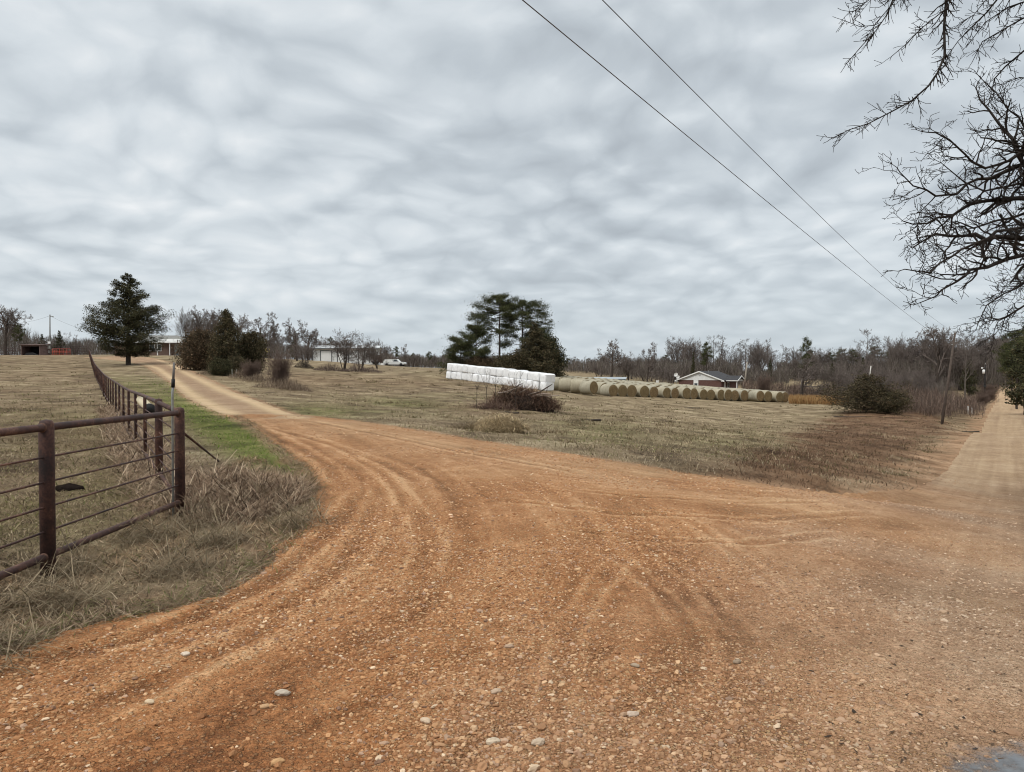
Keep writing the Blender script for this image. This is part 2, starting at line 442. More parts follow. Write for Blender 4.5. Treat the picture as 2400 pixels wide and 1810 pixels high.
# gravel, shared by apron, drive and road
def gravel_mat(name):
    m, t, b = new_mat(name)
    pos = N(t, 'ShaderNodeNewGeometry').outputs['Position']
    at = N(t, 'ShaderNodeAttribute', attribute_name='gg')
    sp = N(t, 'ShaderNodeSeparateColor', {0: at.outputs[0]})
    ora, pale, strk = sp.outputs[0], sp.outputs[1], sp.outputs[2]
    stn = at.outputs['Alpha']
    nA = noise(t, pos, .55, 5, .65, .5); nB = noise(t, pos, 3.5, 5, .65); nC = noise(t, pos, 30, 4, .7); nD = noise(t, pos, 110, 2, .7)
    mixn = math_(t, 'MULTIPLY_ADD', nA, .36, math_(t, 'MULTIPLY_ADD', nB, .28, math_(t, 'MULTIPLY_ADD', nC, .42, math_(t, 'MULTIPLY', nD, .30))))  # soil tone plus crevice shade between stones, both put into the colour
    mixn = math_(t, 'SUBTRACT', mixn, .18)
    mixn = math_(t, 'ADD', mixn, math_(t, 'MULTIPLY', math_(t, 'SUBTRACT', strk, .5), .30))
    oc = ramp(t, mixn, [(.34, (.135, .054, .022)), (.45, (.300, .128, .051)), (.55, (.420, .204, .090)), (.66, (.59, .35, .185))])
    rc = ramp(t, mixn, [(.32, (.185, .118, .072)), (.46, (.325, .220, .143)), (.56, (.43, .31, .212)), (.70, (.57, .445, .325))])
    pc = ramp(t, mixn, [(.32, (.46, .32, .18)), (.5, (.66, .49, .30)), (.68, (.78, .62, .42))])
    c = mixc(t, ora, rc, oc)
    c = mixc(t, pale, c, pc)
    wp = N(t, 'ShaderNodeVectorMath', {0: N(t, 'ShaderNodeTexNoise', {'Vector': pos, 'Scale': 28.0, 'Detail': 3.0}).outputs[1], 'Scale': .022}, operation='SCALE').outputs[0]
    wp = N(t, 'ShaderNodeVectorMath', {0: pos, 1: wp}, operation='ADD').outputs[0]
    v1 = N(t, 'ShaderNodeTexVoronoi', {'Vector': wp, 'Scale': 38.0, 'Randomness': 1.0}, feature='F1')
    v2 = N(t, 'ShaderNodeTexVoronoi', {'Vector': wp, 'Scale': 78.0, 'Randomness': 1.0}, feature='F1')
    s1 = N(t, 'ShaderNodeSeparateColor', {0: v1.outputs[1]}); s2 = N(t, 'ShaderNodeSeparateColor', {0: v2.outputs[1]})
    k1 = math_(t, 'MULTIPLY', mrange(t, s1.outputs[0], .30, .42), mrange(t, v1.outputs[0], .50, .34))
    k2 = math_(t, 'MULTIPLY', mrange(t, s2.outputs[0], .15, .3), mrange(t, v2.outputs[0], .52, .36))
    stc = ramp(t, s1.outputs[1], [(.0, (.30, .155, .065)), (.45, (.48, .285, .135)), (.8, (.64, .45, .255)), (1., (.74, .59, .40))])
    stc2 = ramp(t, s2.outputs[1], [(.0, (.30, .145, .058)), (.6, (.50, .30, .14)), (1., (.66, .49, .30))])
    c = mixc(t, math_(t, 'MULTIPLY', k2, math_(t, 'MULTIPLY', stn, .55)), c, stc2)
    c = mixc(t, math_(t, 'MULTIPLY', k1, math_(t, 'MULTIPLY', stn, .75)), c, stc)
    setc(t, b, c)
    b.inputs['Roughness'].default_value = .95
    b.inputs['Specular IOR Level'].default_value = .12
    h = math_(t, 'MULTIPLY_ADD', k1, 1.0, math_(t, 'MULTIPLY_ADD', k2, .5, math_(t, 'MULTIPLY_ADD', nC, .8, math_(t, 'MULTIPLY', nB, 1.2))))
    bn = N(t, 'ShaderNodeBump', {'Strength': .9, 'Distance': .030, 'Height': h})
    t.links.new(bn.outputs[0], b.inputs['Normal'])
    return m
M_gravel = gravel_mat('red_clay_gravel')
M_blade = colmat('dry_blades', .95, .25)
M_stone = colmat('pebble_stone', .85, 0, .25)
M_bark_d = simple('dark_bark', (.060, .048, .040), .95, .45, 6, .1, bump=.02, bscale=12)
M_bark_g = simple('grey_bark', (.120, .102, .088), .95, .35, 5, .1)
M_twig = simple('twig_bark', (.150, .124, .110), .95, .3, .8, .1)
M_twig_r = simple('reddish_twig_bark', (.15, .108, .088), .95, .3, .8, .1)
M_leaf = colmat('evergreen_foliage', .85, .12, .2)
M_rust, t, b = new_mat('rusty_pipe')
p = N(t, 'ShaderNodeTexCoord').outputs['Object']
n1 = noise(t, p, 3, 6, .65); n2 = noise(t, p, 40, 4, .7)
setc(t, b, ramp(t, math_(t, 'MULTIPLY_ADD', math_(t, 'SUBTRACT', n1, .5), 1.0, math_(t, 'MULTIPLY_ADD', n2, .5, .25)), [(.30, (.018, .0105, .010)), (.46, (.046, .021, .017)), (.56, (.075, .034, .024)), (.70, (.17, .085, .055))]))
b.inputs['Roughness'].default_value = .72; b.inputs['Specular IOR Level'].default_value = .35
t.links.new(N(t, 'ShaderNodeBump', {'Strength': .3, 'Distance': .004, 'Height': n2}).outputs[0], b.inputs['Normal'])
M_galv = simple('galvanised_steel', (.30, .31, .30), .5, .3, 9, .4, .5)
M_white = simple('white_paint', (.72, .72, .70), .6, .08, 1.5)
M_black = simple('black_rubber', (.012, .012, .013), .6, .3, 4)
M_brick = None

# ------------------------------------------------------------------ ground sheet
ths = np.concatenate([np.arange(-180, -44, 4.0), np.arange(-44, -39, .5), np.arange(-39, 39.01, .1), np.arange(39.5, 44, .5), np.arange(44, 180, 4.0)])
rs = [.25]
while rs[-1] < 7000:
    r_ = rs[-1]
    rs.append(r_ * (1.06 if r_ < 2.3 else 1.0042 if r_ < 10 else 1.007 if r_ < 40 else 1.012 if r_ < 380 else 1.07))
rs = np.array(rs)
TT, RR = np.meshgrid(np.radians(ths), rs, indexing='ij')
gx = (RR * np.sin(TT)).ravel(); gy = (RR * np.cos(TT)).ravel()
gz = H(gx, gy)
sa, sv, sr, ro = zones(gx, gy)
grav = (np.maximum(sa, sv) > 0)
road = (sr > 0)
inside = grav | road
# relief: ruts and streaks on the gravel, hummocks on the grass
dist = RR.ravel()
nearm = dist < 70
edge = np.full(gx.shape, 5.); edge[nearm] = np.minimum(seg_dist(gx[nearm], gy[nearm], EDGE_R), seg_dist(gx[nearm], gy[nearm], EDGE_L) * 1.05)
dA = np.full(gx.shape, 9.); dB = dA.copy()
dm = (gy < 150) & (gx < 20) & (gy > 0)
dA[dm] = seg_dist(gx[dm], gy[dm], TRK_A); dB[dm] = seg_dist(gx[dm], gy[dm], TRK_B)
along = gx * .18 + gy * .12
st1 = fbm(edge * 2.6 + fbm(gx * .4, gy * .4, 3, 2) * 1.2, along * .9, 21, 3)
st2 = fbm(edge * 9.0 + fbm(gx * .8, gy * .8, 4, 2) * 1.5, along * 2.5, 31, 2)
streak = np.clip(.5 + st1 * .8 + st2 * .5, 0, 1)
rst = fbm(ro * 2.2, gy * .05, 41, 3) + .6 * fbm(ro * 7, gy * .12, 42, 2)
wroad = np.clip((ro + .8) / 3.6 + fbm(gx * .5, gy * .5, 6, 3) * 1.1, 0, 1)
wroad = np.where(ro > -1.5, np.maximum(wroad, np.clip((gy - 15 + 8 * fbm(gx * .4, gy * .4, 16, 3)) / 8, 0, 1)), wroad)
streak = streak * (1 - wroad) + np.clip(.5 + rst * .55, 0, 1) * wroad
trk = np.exp(-(dA / .40) ** 2) + np.exp(-(dB / .45) ** 2)
farfac = np.clip((dist - 20) / 10, 0, 1)
paleD = np.clip(sv / .8 + 1.0, 0, 1) * np.clip((gy - 24.5 + fbm(gx * .5, gy * .5, 9, 2) * 5) / 3, 0, 1)
pale = np.clip(paleD * (.02 + 1.0 * trk), 0, 1)
pale = np.maximum(pale, .35 * np.exp(-(dB / .7) ** 2) * (dist < 40) * (1 - wroad))
pale = np.maximum(pale, np.clip(wroad * .5 * np.clip((gy - 12) / 20, 0, 1) * (.35 + .65 * np.clip(.5 + rst, 0, 1)), 0, 1) * (sa < 2.5 + gy * .0))
edR = np.full(gx.shape, 99.); edR[nearm] = seg_dist(gx[nearm], gy[nearm], EDGE_R)
pale = np.maximum(pale, .34 * np.exp(-(edR / 4.2) ** 2) * (1 - wroad) * np.clip(.8 + 1.5 * fbm(gx * .6, gy * .6, 27, 3), 0, 1.3))
near_dark = np.clip((9.5 - dist) / 5, 0, 1) * np.clip(.75 + 1.8 * fbm(gx * .45, gy * .45, 28, 4), .1, 1.4)  # uneven darkening of the gravel towards the camera
streak = np.clip(streak - .22 * near_dark, 0, 1)
ora = np.clip(1.0 - wroad * .85 - pale * .2, 0, 1) * np.where(paleD > .5, .1, 1)
streak = .5 + (streak - .5) * np.clip((42 - gy) / 20, .25, 1)
stones = np.clip(.55 + fbm(gx * .7, gy * .7, 12, 3) * 1.2 - wroad * .3, .1, 1)
relief = (st1 * .030 + st2 * .018) * np.clip(dist / 3, .5, 1) * (1 - wroad * .6) + fbm(gx * 5, gy * 5, 14, 3) * .014 + fbm(gx * 14, gy * 14, 15, 3) * .020
relief *= np.clip((45 - gy) / 22, .15, 1)
relief -= trk * .02
def rut(pix, w, amp, tread=0.0, m=28):
    pl = np.array([G(*q) for q in pix]); sel = (dist < 30) & inside
    xs, ys = gx[sel], gy[sel]; best = np.full(xs.shape, 1e9); al = np.zeros(xs.shape); s0 = 0
    for i in range(len(pl) - 1):
        a = pl[i, :2]; e = pl[i + 1, :2] - a; L = np.hypot(*e)
        tt = np.clip(((xs - a[0]) * e[0] + (ys - a[1]) * e[1]) / (L * L), 0, 1)
        dd = np.hypot(xs - a[0] - tt * e[0], ys - a[1] - tt * e[1]); c = dd < best
        best[c] = dd[c]; al[c] = s0 + tt[c] * L; s0 += L
    w = w * .62; best = best + fbm(xs * 2.2, ys * 2.2, 88, 3) * w * 1.3
    end = np.clip(al / .8, 0, 1) * np.clip((s0 - al) / .8, 0, 1)
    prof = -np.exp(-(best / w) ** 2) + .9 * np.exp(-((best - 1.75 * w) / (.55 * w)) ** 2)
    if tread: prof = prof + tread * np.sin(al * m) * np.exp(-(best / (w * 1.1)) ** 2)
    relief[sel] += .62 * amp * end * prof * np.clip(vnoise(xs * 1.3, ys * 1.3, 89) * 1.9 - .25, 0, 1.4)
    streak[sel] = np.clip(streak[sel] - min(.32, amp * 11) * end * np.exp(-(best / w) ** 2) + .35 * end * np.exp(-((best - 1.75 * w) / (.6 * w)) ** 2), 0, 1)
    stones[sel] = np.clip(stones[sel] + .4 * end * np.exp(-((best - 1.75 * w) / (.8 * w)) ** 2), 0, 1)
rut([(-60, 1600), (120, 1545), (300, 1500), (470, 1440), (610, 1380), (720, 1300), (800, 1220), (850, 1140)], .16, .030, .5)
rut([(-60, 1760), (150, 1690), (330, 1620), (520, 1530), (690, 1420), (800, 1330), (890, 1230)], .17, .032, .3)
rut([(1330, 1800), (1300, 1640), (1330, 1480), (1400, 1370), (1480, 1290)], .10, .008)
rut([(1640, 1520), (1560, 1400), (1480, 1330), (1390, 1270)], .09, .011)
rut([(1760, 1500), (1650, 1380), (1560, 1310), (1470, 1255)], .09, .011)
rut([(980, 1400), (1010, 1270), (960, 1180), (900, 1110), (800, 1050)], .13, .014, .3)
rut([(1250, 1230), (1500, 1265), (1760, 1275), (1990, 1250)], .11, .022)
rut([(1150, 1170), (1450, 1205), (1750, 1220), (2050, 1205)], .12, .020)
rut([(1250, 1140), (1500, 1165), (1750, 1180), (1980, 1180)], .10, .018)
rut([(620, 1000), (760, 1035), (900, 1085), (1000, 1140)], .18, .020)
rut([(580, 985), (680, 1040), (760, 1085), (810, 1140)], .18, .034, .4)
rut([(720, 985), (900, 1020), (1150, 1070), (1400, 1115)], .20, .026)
hum = fbm(gx * .8, gy * .8, 51, 4) * .16 + fbm(gx * 3.1, gy * 3.1, 52, 3) * .07
hum *= np.clip(-np.maximum(np.maximum(sa, sv), sr) / 1.0, 0, 1)
gz = gz + np.where(inside, relief, hum * np.clip(60 / (dist + 30), .2, 1) - .02)
# grass colour masks
def blob(u, v, su, sv_, w):
    """soft patch on the land round the ground point under a photo pixel"""
    c0 = G(u, v); rr = math.hypot(c0[0], c0[1]); a0 = math.atan2(c0[0], c0[1])
    n_ = G(u, v - sv_); f_ = G(u, min(v + sv_, 1750))
    rad = max(.5, (math.hypot(n_[0], n_[1]) - math.hypot(f_[0], f_[1])) / 2); tan_ = max(.4, su / F * rr)
    da = np.arctan2(gx, gy) - a0
    return w * np.exp(-((dist - rr) / rad) ** 2 - (da * rr / tan_) ** 2)
green = np.zeros(gx.shape); brown = np.zeros(gx.shape); straw = np.zeros(gx.shape)
gsel = (gy < 120) & (gx < 0) & (gy > 0)
green[gsel] = np.clip(sdf(gx[gsel], gy[gsel], GREEN) / .9 + .6, 0, 1) * np.clip(1.3 - gy[gsel] / 60, .12, 1)
for a in [(760, 962, 130, 22, .6), (950, 945, 120, 14, .5), (1420, 1005, 130, 22, .45), (620, 960, 60, 14, .4), (80, 1210, 120, 60, .45), (250, 1140, 90, 70, .4), (1650, 1030, 140, 22, .3), (150, 990, 150, 50, .22), (1750, 1020, 120, 20, .2)]:
    green = np.maximum(green, blob(*a))
dsel = (gy < 120) & (gx > 0) & (gy > 5)
brown[dsel] = np.clip((sdf(gx[dsel], gy[dsel], DITCH) + 3.5 * fbm(gx[dsel] * .35, gy[dsel] * .35, 18, 4)) / 2.2 + .6, 0, 1)
for a in [(900, 895, 260, 14, .45), (740, 890, 140, 18, .5), (1150, 960, 120, 14, .5), (2130, 930, 100, 16, .7), (300, 960, 60, 60, .35), (2260, 980, 60, 30, .45)]:
    brown = np.maximum(brown, blob(*a))
vsel = (ro < 0) & (ro > -3.2) & (gy > 12)
straw[vsel] = .8
bk = (ro < .1) & (ro > -4.5) & (gy > 11) & (gy < 70)
brown[bk] = np.maximum(brown[bk], np.clip(1.0 + ro[bk] / 4.0 + 1.4 * fbm(gx[bk] * .5, gy[bk] * .5, 29, 4), 0, .8))
straw = np.maximum(straw, np.clip((gx - 2) / 15, 0, .6) * np.clip((gy - 22) / 14, 0, 1))
straw = np.maximum(straw, .6 * np.exp(-((edge - .6) / .9) ** 2) * (gx > -4) * (gy > 8))
brown = np.maximum(brown, .42 * (gx < fx(gy)) * np.clip(.6 + 1.6 * fbm(gx * .3, gy * .3, 26, 4), 0, 1))
straw = np.clip(np.maximum(straw, .40 * (gx < -8) * np.clip((gy - 14) / 40, 0, 1)), 0, 1)
sedge = -np.maximum(sa, sv); rdg = -sr
dirt = np.maximum(np.clip(1 - sedge / .45 + 1.3 * fbm(gx * 2.5, gy * 2.5, 33, 3), 0, 1) * (sedge < 1.0), np.clip(1.0 - rdg / 2.4 + 1.5 * fbm(gx * .9, gy * .9, 34, 4), 0, 1) * (rdg < 4) * np.clip((gy - 6) / 8, 0, 1))
gmA = np.stack([green, brown * .9, straw, dirt * .9], 1)
ggA = np.stack([ora, pale, streak, stones], 1)
VV = np.stack([gx, gy, gz], 1)
nt, nr = RR.shape
ii = np.arange(nt)[:, None]; jj = np.arange(nr - 1)[None]
i2 = (ii + 1) % nt
Q = np.stack([ii * nr + jj, ii * nr + jj + 1, i2 * nr + jj + 1, i2 * nr + jj], -1).reshape(-1, 4)
zone = np.where(road, 2, np.where(grav, 1, 0))
zq = zone[Q[:, 2]]
def submesh(name, sel, mat, attr, arr):
    q = Q[sel]; used, inv = np.unique(q, return_inverse=True)
    V = VV[used]; A = arr[used]; fs = [inv.reshape(-1, 4)]
    if name == 'dirt_road':
        # close the small disc under the camera
        pass
    o = link(name, mesh(name, V, fs, mat, True, attrs={attr: A}))
    return tag(o, kind='structure')
o = submesh('ground', zq == 0, M_ground, 'gm', gmA)
tag(o, 'winter pasture and field of dry grass with green patches', 'ground')
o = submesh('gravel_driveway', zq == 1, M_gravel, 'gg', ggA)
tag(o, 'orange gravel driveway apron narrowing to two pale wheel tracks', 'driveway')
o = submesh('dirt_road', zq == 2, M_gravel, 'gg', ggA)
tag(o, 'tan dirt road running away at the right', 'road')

# ------------------------------------------------------------------ scatter helpers
rng = np.random.default_rng(11)
random.seed(5)
def polar(n, r0, r1, a0=-38.5, a1=38.5, powr=0.0):
    """points spread evenly over the picture: log-uniform in distance"""
    u = rng.random(n)
    r = r0 * (r1 / r0) ** u if powr == 0 else (r0 ** powr + u * (r1 ** powr - r0 ** powr)) ** (1 / powr)
    a = np.radians(rng.uniform(a0, a1, n))
    return r * np.sin(a), r * np.cos(a)
def ribbons(P, L, W, az, tilt, bend, nseg=2):
    """curved blades: start P, length L, width W, azimuth az, tilt from vertical, bend added along the blade"""
    n = len(P); pts = [np.asarray(P, float)]; ang = tilt.copy()
    for k in range(nseg):
        s = L / nseg
        d = np.stack([np.sin(ang) * np.sin(az), np.sin(ang) * np.cos(az), np.cos(ang)], 1)
        pts.append(pts[-1] + d * s[:, None]); ang = ang + bend / nseg
    wa = az + rng.uniform(.6, 2.4, n)
    w = np.stack([np.sin(wa), np.cos(wa), np.zeros(n)], 1) * W[:, None] * .5
    rows = []
    for k in range(nseg):
        f = 1.0 if k == 0 else (1 - .35 * k / nseg)
        rows += [pts[k] - w * f, pts[k] + w * f]
    rows.append(pts[-1])
    V = np.stack(rows, 1); m = V.shape[1]
    b0 = (np.arange(n) * m)[:, None]
    Qs = [b0 + np.array([[2 * k, 2 * k + 1, 2 * k + 3, 2 * k + 2]]) for k in range(nseg - 1)]
    T = b0 + np.array([[2 * nseg - 2, 2 * nseg - 1, 2 * nseg]])
    return V.reshape(-1, 3), (np.vstack(Qs) if Qs else np.zeros((0, 4), int)), T, m
def pal(n, cols, p=None, var=.25):
    cols = np.array(cols); i = rng.choice(len(cols), n, p=p)
    return cols[i] * rng.uniform(1 - var, 1 + var, (n, 1))
def blade_obj(name, P, L, W, az, tilt, bend, C, nseg, label, cat, mat=None, parent=None, kind='stuff'):
    V, q, T, m = ribbons(P, L, W, az, tilt, bend, nseg)
    me = mesh(name, V, [q, T], mat or M_blade, False, np.repeat(C, m, 0))
    o = link(name, me, parent)
    if parent is None: tag(o, label, cat, kind=kind)
    return o
def surf(x, y, extra=0.0):
    """ground height with the hummocks that the sheet carries"""
    s1, s2, s3, ro_ = zones(x, y); d = np.hypot(x, y)
    h = fbm(x * .8, y * .8, 51, 4) * .16 + fbm(x * 3.1, y * 3.1, 52, 3) * .07
    h *= np.clip(-np.maximum(np.maximum(s1, s2), s3), 0, 1)
    return H(x, y) + h * np.clip(60 / (d + 30), .2, 1) - .02 + extra

def free(x, y, m=0.0):
    s1, s2, s3, _ = zones(x, y)
    return np.maximum(np.maximum(s1, s2), s3) < -m

STRAW = [(.31, .24, .155), (.23, .172, .11), (.16, .115, .072), (.44, .36, .245), (.085, .06, .038)]
GRNS = [(.14, .155, .045), (.20, .20, .065), (.10, .12, .04), (.26, .245, .11)]
# --- pasture and field grass
x, y = polar(200000, 5.0, 90)
k = free(x, y, .05) & (rng.random(len(x)) < np.clip(.12 - road_off(x, y) / 5.5, .1, 1)) & (rng.random(len(x)) < np.clip((92 - np.hypot(x, y)) / 60, 0, 1) * np.clip(.62 + 2.2 * fbm(x * .5, y * .5, 19, 4), .08, 1)); x, y = x[k], y[k]
z = surf(x, y); d = np.hypot(x, y); n = len(x)
gsd = np.where(x < 0, sdf(x, y, GREEN), -9)
pg = np.clip(gsd / .8 + .4, 0, .92); pg = np.maximum(pg, np.clip(np.where(x < -4, .0, .10) + fbm(x * .25, y * .25, 77, 3) * 1.1, 0, .5))
isg = rng.random(n) < pg
lush = gsd > -.2
bd = (np.where((x > 0), sdf(x, y, DITCH), -9) + rng.normal(0, .7, n) + 4.5 * fbm(x * .35, y * .35, 18, 4)) > .2
bd &= rng.random(n) < .92
C = pal(n, STRAW, [.26, .3, .22, .10, .12]); C[isg] = pal(int(isg.sum()), GRNS)
isl = isg & lush
C[isl] = pal(int(isl.sum()), [(.125, .185, .03), (.165, .23, .045), (.09, .14, .025), (.22, .25, .08)])
C[bd] = pal(int(bd.sum()), [(.135, .077, .046), (.085, .050, .031), (.185, .112, .07), (.045, .029, .019), (.25, .17, .11)])
big = rng.random(n) < .10
L = rng.uniform(.03, .09, n) * (1 + big * 1.0) * np.clip(.8 + d / 60, .8, 1.6); W = (.0035 + d * .00055) * rng.uniform(.7, 1.4, n)
L[bd] *= 1.4
blade_obj('field_grass', np.stack([x, y, z], 1), L, W, rng.uniform(0, 2 * PI, n), rng.uniform(.5, 1.45, n), rng.uniform(.2, 1.0, n), C, 2,
          'short winter grass, straw and green, all over the fields', 'grass')
x, y = polar(70000, 5.0, 20, -38.5, -10)
k = free(x, y, .1) & (x < np.where(y < 8.9, -4.3, fx(y) - .2)); x, y = x[k], y[k]; n = len(x); d = np.hypot(x, y)
pt = fbm(x * .9, y * .9, 25, 4)
C = pal(n, [(.25, .19, .12), (.17, .125, .078), (.10, .072, .045), (.36, .29, .19), (.12, .12, .045), (.17, .165, .06)], [.26, .26, .2, .1, .1, .08], .3) * (1 + np.clip(pt * 1.6, -.5, .5))[:, None]
blade_obj('pasture_turf', np.stack([x, y, surf(x, y)], 1), rng.uniform(.02, .075, n), .004 + d * .0005, rng.uniform(0, 2 * PI, n), rng.uniform(.7, 1.6, n), rng.uniform(0, .8, n), C, 2,
          'close cropped brown and green turf of the left pasture behind the fence', 'grass')
# --- dark clumps of weeds on the left pasture
cx, cy = polar(620, 14, 130, -38, -8)
k = free(cx, cy, 1.0) & (cx < fx(cy) - .4); cx, cy = cx[k], cy[k]
m_ = 26; n = len(cx) * m_
d0 = np.repeat(np.hypot(cx, cy), m_); sp_ = np.repeat(rng.uniform(.08, .35, len(cx)), m_)
x = np.repeat(cx, m_) + rng.normal(0, 1, n) * sp_; y = np.repeat(cy, m_) + rng.normal(0, 1, n) * sp_
C = pal(n, [(.19, .145, .085), (.13, .10, .058), (.26, .205, .125), (.13, .12, .055)])
blade_obj('pasture_clumps', np.stack([x, y, surf(x, y)], 1), rng.uniform(.05, .16, n), .006 + d0 * .0007, rng.uniform(0, 2 * PI, n), rng.uniform(.4, 1.5, n), rng.uniform(0, 1.0, n), C, 2,
          'dark clumps of weed dotted over the left pasture', 'weeds')
cx, cy = polar(1700, 14, 130, -14, 36)
k = free(cx, cy, .6) & (rng.random(len(cx)) < np.clip(.6 + 2.4 * fbm(cx * .12, cy * .12, 23, 3), .05, 1)); cx, cy = cx[k], cy[k]
m_ = 22; n = len(cx) * m_
d0 = np.repeat(np.hypot(cx, cy), m_); sp_ = np.repeat(rng.uniform(.1, .45, len(cx)), m_)
x = np.repeat(cx, m_) + rng.normal(0, 1, n) * sp_; y = np.repeat(cy, m_) + rng.normal(0, 1, n) * sp_ * .7
tone = np.repeat(rng.choice(3, len(cx), p=[.4, .35, .25]), m_)
C = np.array([(.14, .102, .058), (.40, .32, .21), (.11, .092, .044)])[tone] * rng.uniform(.7, 1.3, (n, 1))
blade_obj('field_clumps', np.stack([x, y, surf(x, y)], 1), rng.uniform(.05, .22, n), .005 + d0 * .0006, rng.uniform(0, 2 * PI, n), rng.uniform(.2, 1.4, n), rng.uniform(0, 1.0, n), C, 2,
          'darker and paler clumps of dead grass over the field', 'grass')
# --- tangled dead weeds on the verge between fence and gravel
def verge_pts(n):
    x = rng.uniform(-5.2, -1.2, n); y = 2.9 + (15.5 - 2.9) * rng.random(n) ** 1.2
    k = free(x, y, -.06) & (x > np.where(y < 8.9, -4.45, fx(y) - .5)) & (sdf(x, y, GREEN) < .3)
    return x[k], y[k]
x, y = verge_pts(62000)
n = len(x); z = surf(x, y)
C = pal(n, [(.30, .203, .122), (.205, .132, .077), (.42, .305, .188), (.062, .040, .025), (.62, .49, .335), (.11, .11, .036)], [.24, .26, .17, .20, .07, .06])
dens = np.clip(.55 + fbm(x * .9, y * .9, 61, 3) * 2.0, .15, 1.3)
L = rng.uniform(.06, .30, n) * dens; W = rng.uniform(.003, .0064, n) * (1 + y * .06)
blade_obj('verge_weeds', np.stack([x, y, z], 1), L, W, rng.uniform(0, 2 * PI, n), rng.uniform(1.0, 1.72, n), rng.uniform(-.5, .7, n), C, 3,
          'matted dead grass and weeds between the pipe fence and the gravel', 'weeds')
# grey brambles massed round the corner post and along the long run
def bramble(name, cxs, cys, rad, hgt, nper, label, cols, wmul=1.0):
    X_, Y_, Z_, L_, W_ = [], [], [], [], []
    for a, b_, r_, h_, np_ in zip(cxs, cys, rad, hgt, nper):
        q = rng.random(np_) ** .5 * r_; th = rng.uniform(0, 2 * PI, np_)
        xx = a + q * np.sin(th); yy = b_ + q * np.cos(th)
        f = np.clip(1 - (q / r_) ** 2, .15, 1)
        X_.append(xx); Y_.append(yy); Z_.append(surf(xx, yy) + rng.random(np_) ** 1.3 * h_ * f * .75)
        L_.append(rng.uniform(.18, .5, np_) * (h_ / .5) ** .5); W_.append(np.full(np_, .0042 + .00045 * b_) * wmul)
    x = np.concatenate(X_); y = np.concatenate(Y_); n = len(x)
    return blade_obj(name, np.stack([x, y, np.concatenate(Z_)], 1), np.concatenate(L_), np.concatenate(W_) * rng.uniform(.7, 1.5, n),
                     rng.uniform(0, 2 * PI, n), rng.uniform(.7, 1.9, n), rng.uniform(-.4, 1.4, n), pal(n, cols), 4, label, 'weeds')
BR = [(.26, .178, .118), (.17, .112, .074), (.36, .26, .178), (.066, .044, .031), (.52, .41, .29)]
dd = np.arange(9.4, 30, .8)
bxs = np.concatenate([[-3.75, -3.4, -3.25, -3.5, -4.0, -3.2, -3.3, -4.3], fx(dd)]); bys = np.concatenate([[9.0, 9.6, 9.0, 10.3, 9.9, 9.5, 8.5, 10.6], dd])
bramble('fence_brambles', bxs, bys, np.concatenate([[.55, .6, .5, .6, .6, .45, .4, .5], np.full(len(dd), .6)]),
        np.concatenate([[.42, .38, .26, .30, .5, .2, .2, .4], np.full(len(dd), .40)]), [1500] * 8 + [420] * len(dd),
        'grey brown brambles heaped round the corner post and along the fence', BR)
nE = 9000
pe = np.array(EDGE_L); sE = rng.random(nE) ** .8 * (len(pe) - 1.001); iE = sE.astype(int); fE = (sE - iE)[:, None]
qE = pe[iE] * (1 - fE) + pe[iE + 1] * fE; x = qE[:, 0] + rng.normal(-.10, .13, nE); y = qE[:, 1] + rng.normal(.05, .13, nE)
blade_obj('edge_straw', np.stack([x, y, surf(x, y, .015)], 1), rng.uniform(.04, .2, nE), rng.uniform(.003, .006, nE) * (1 + y * .05), rng.uniform(0, 2 * PI, nE), rng.uniform(1.1, 1.75, nE), rng.uniform(-.5, .6, nE),
          pal(nE, [(.28, .20, .13), (.19, .13, .082), (.40, .31, .21), (.08, .056, .037), (.13, .14, .05)]), 3, 'loose straw creeping over the left edge of the gravel', 'straw')
# pale grass tufts at the post feet and on the verge
tx = np.array([-4.0, -3.95, -3.6, -3.0, -2.4, -3.4, -3.3, -3.2, -2.9]); ty = np.array([6.2, 7.6, 8.3, 7.2, 8.0, 5.2, 9.2, 4.2, 6.2])
bramble('straw_tufts', tx, ty, np.full(9, .32), np.full(9, .36), [300] * 9, 'straw coloured tufts by the fence posts', [(.30, .24, .16), (.22, .17, .11), (.14, .11, .07)])
# --- taller dead grass on the roadside, beyond the apron
x, y = polar(30000, 11, 90, -12, 36)
s1, s2, s3, ro_ = zones(x, y)
edge_ = seg_dist(x, y, EDGE_R)
k = (np.maximum(np.maximum(s1, s2), s3) < -.05) & ((edge_ < 1.2) | (sdf(x, y, DITCH) > -.5) | ((ro_ < 0) & (ro_ > -4) & (rng.random(len(x)) < np.clip(-ro_ / 6, .05, .6))))
x, y = x[k], y[k]; n = len(x); d = np.hypot(x, y)
inD = (sdf(x, y, DITCH) + 4.5 * fbm(x * .35, y * .35, 18, 4)) > .2
inD &= rng.random(n) < .9
C = pal(n, [(.34, .275, .185), (.25, .195, .13), (.16, .12, .08), (.43, .36, .26)])
C[inD] = pal(int(inD.sum()), [(.135, .080, .049), (.085, .052, .033), (.185, .118, .075), (.045, .03, .02), (.26, .18, .12)])
blade_obj('roadside_grass', np.stack([x, y, surf(x, y)], 1), rng.uniform(.06, .20, n), .003 + d * .0005, rng.uniform(0, 2 * PI, n), rng.uniform(.3, 1.4, n), rng.uniform(0, 1.3, n), C, 3,
          'dead brown and straw grass along the apron and the road ditch', 'grass')
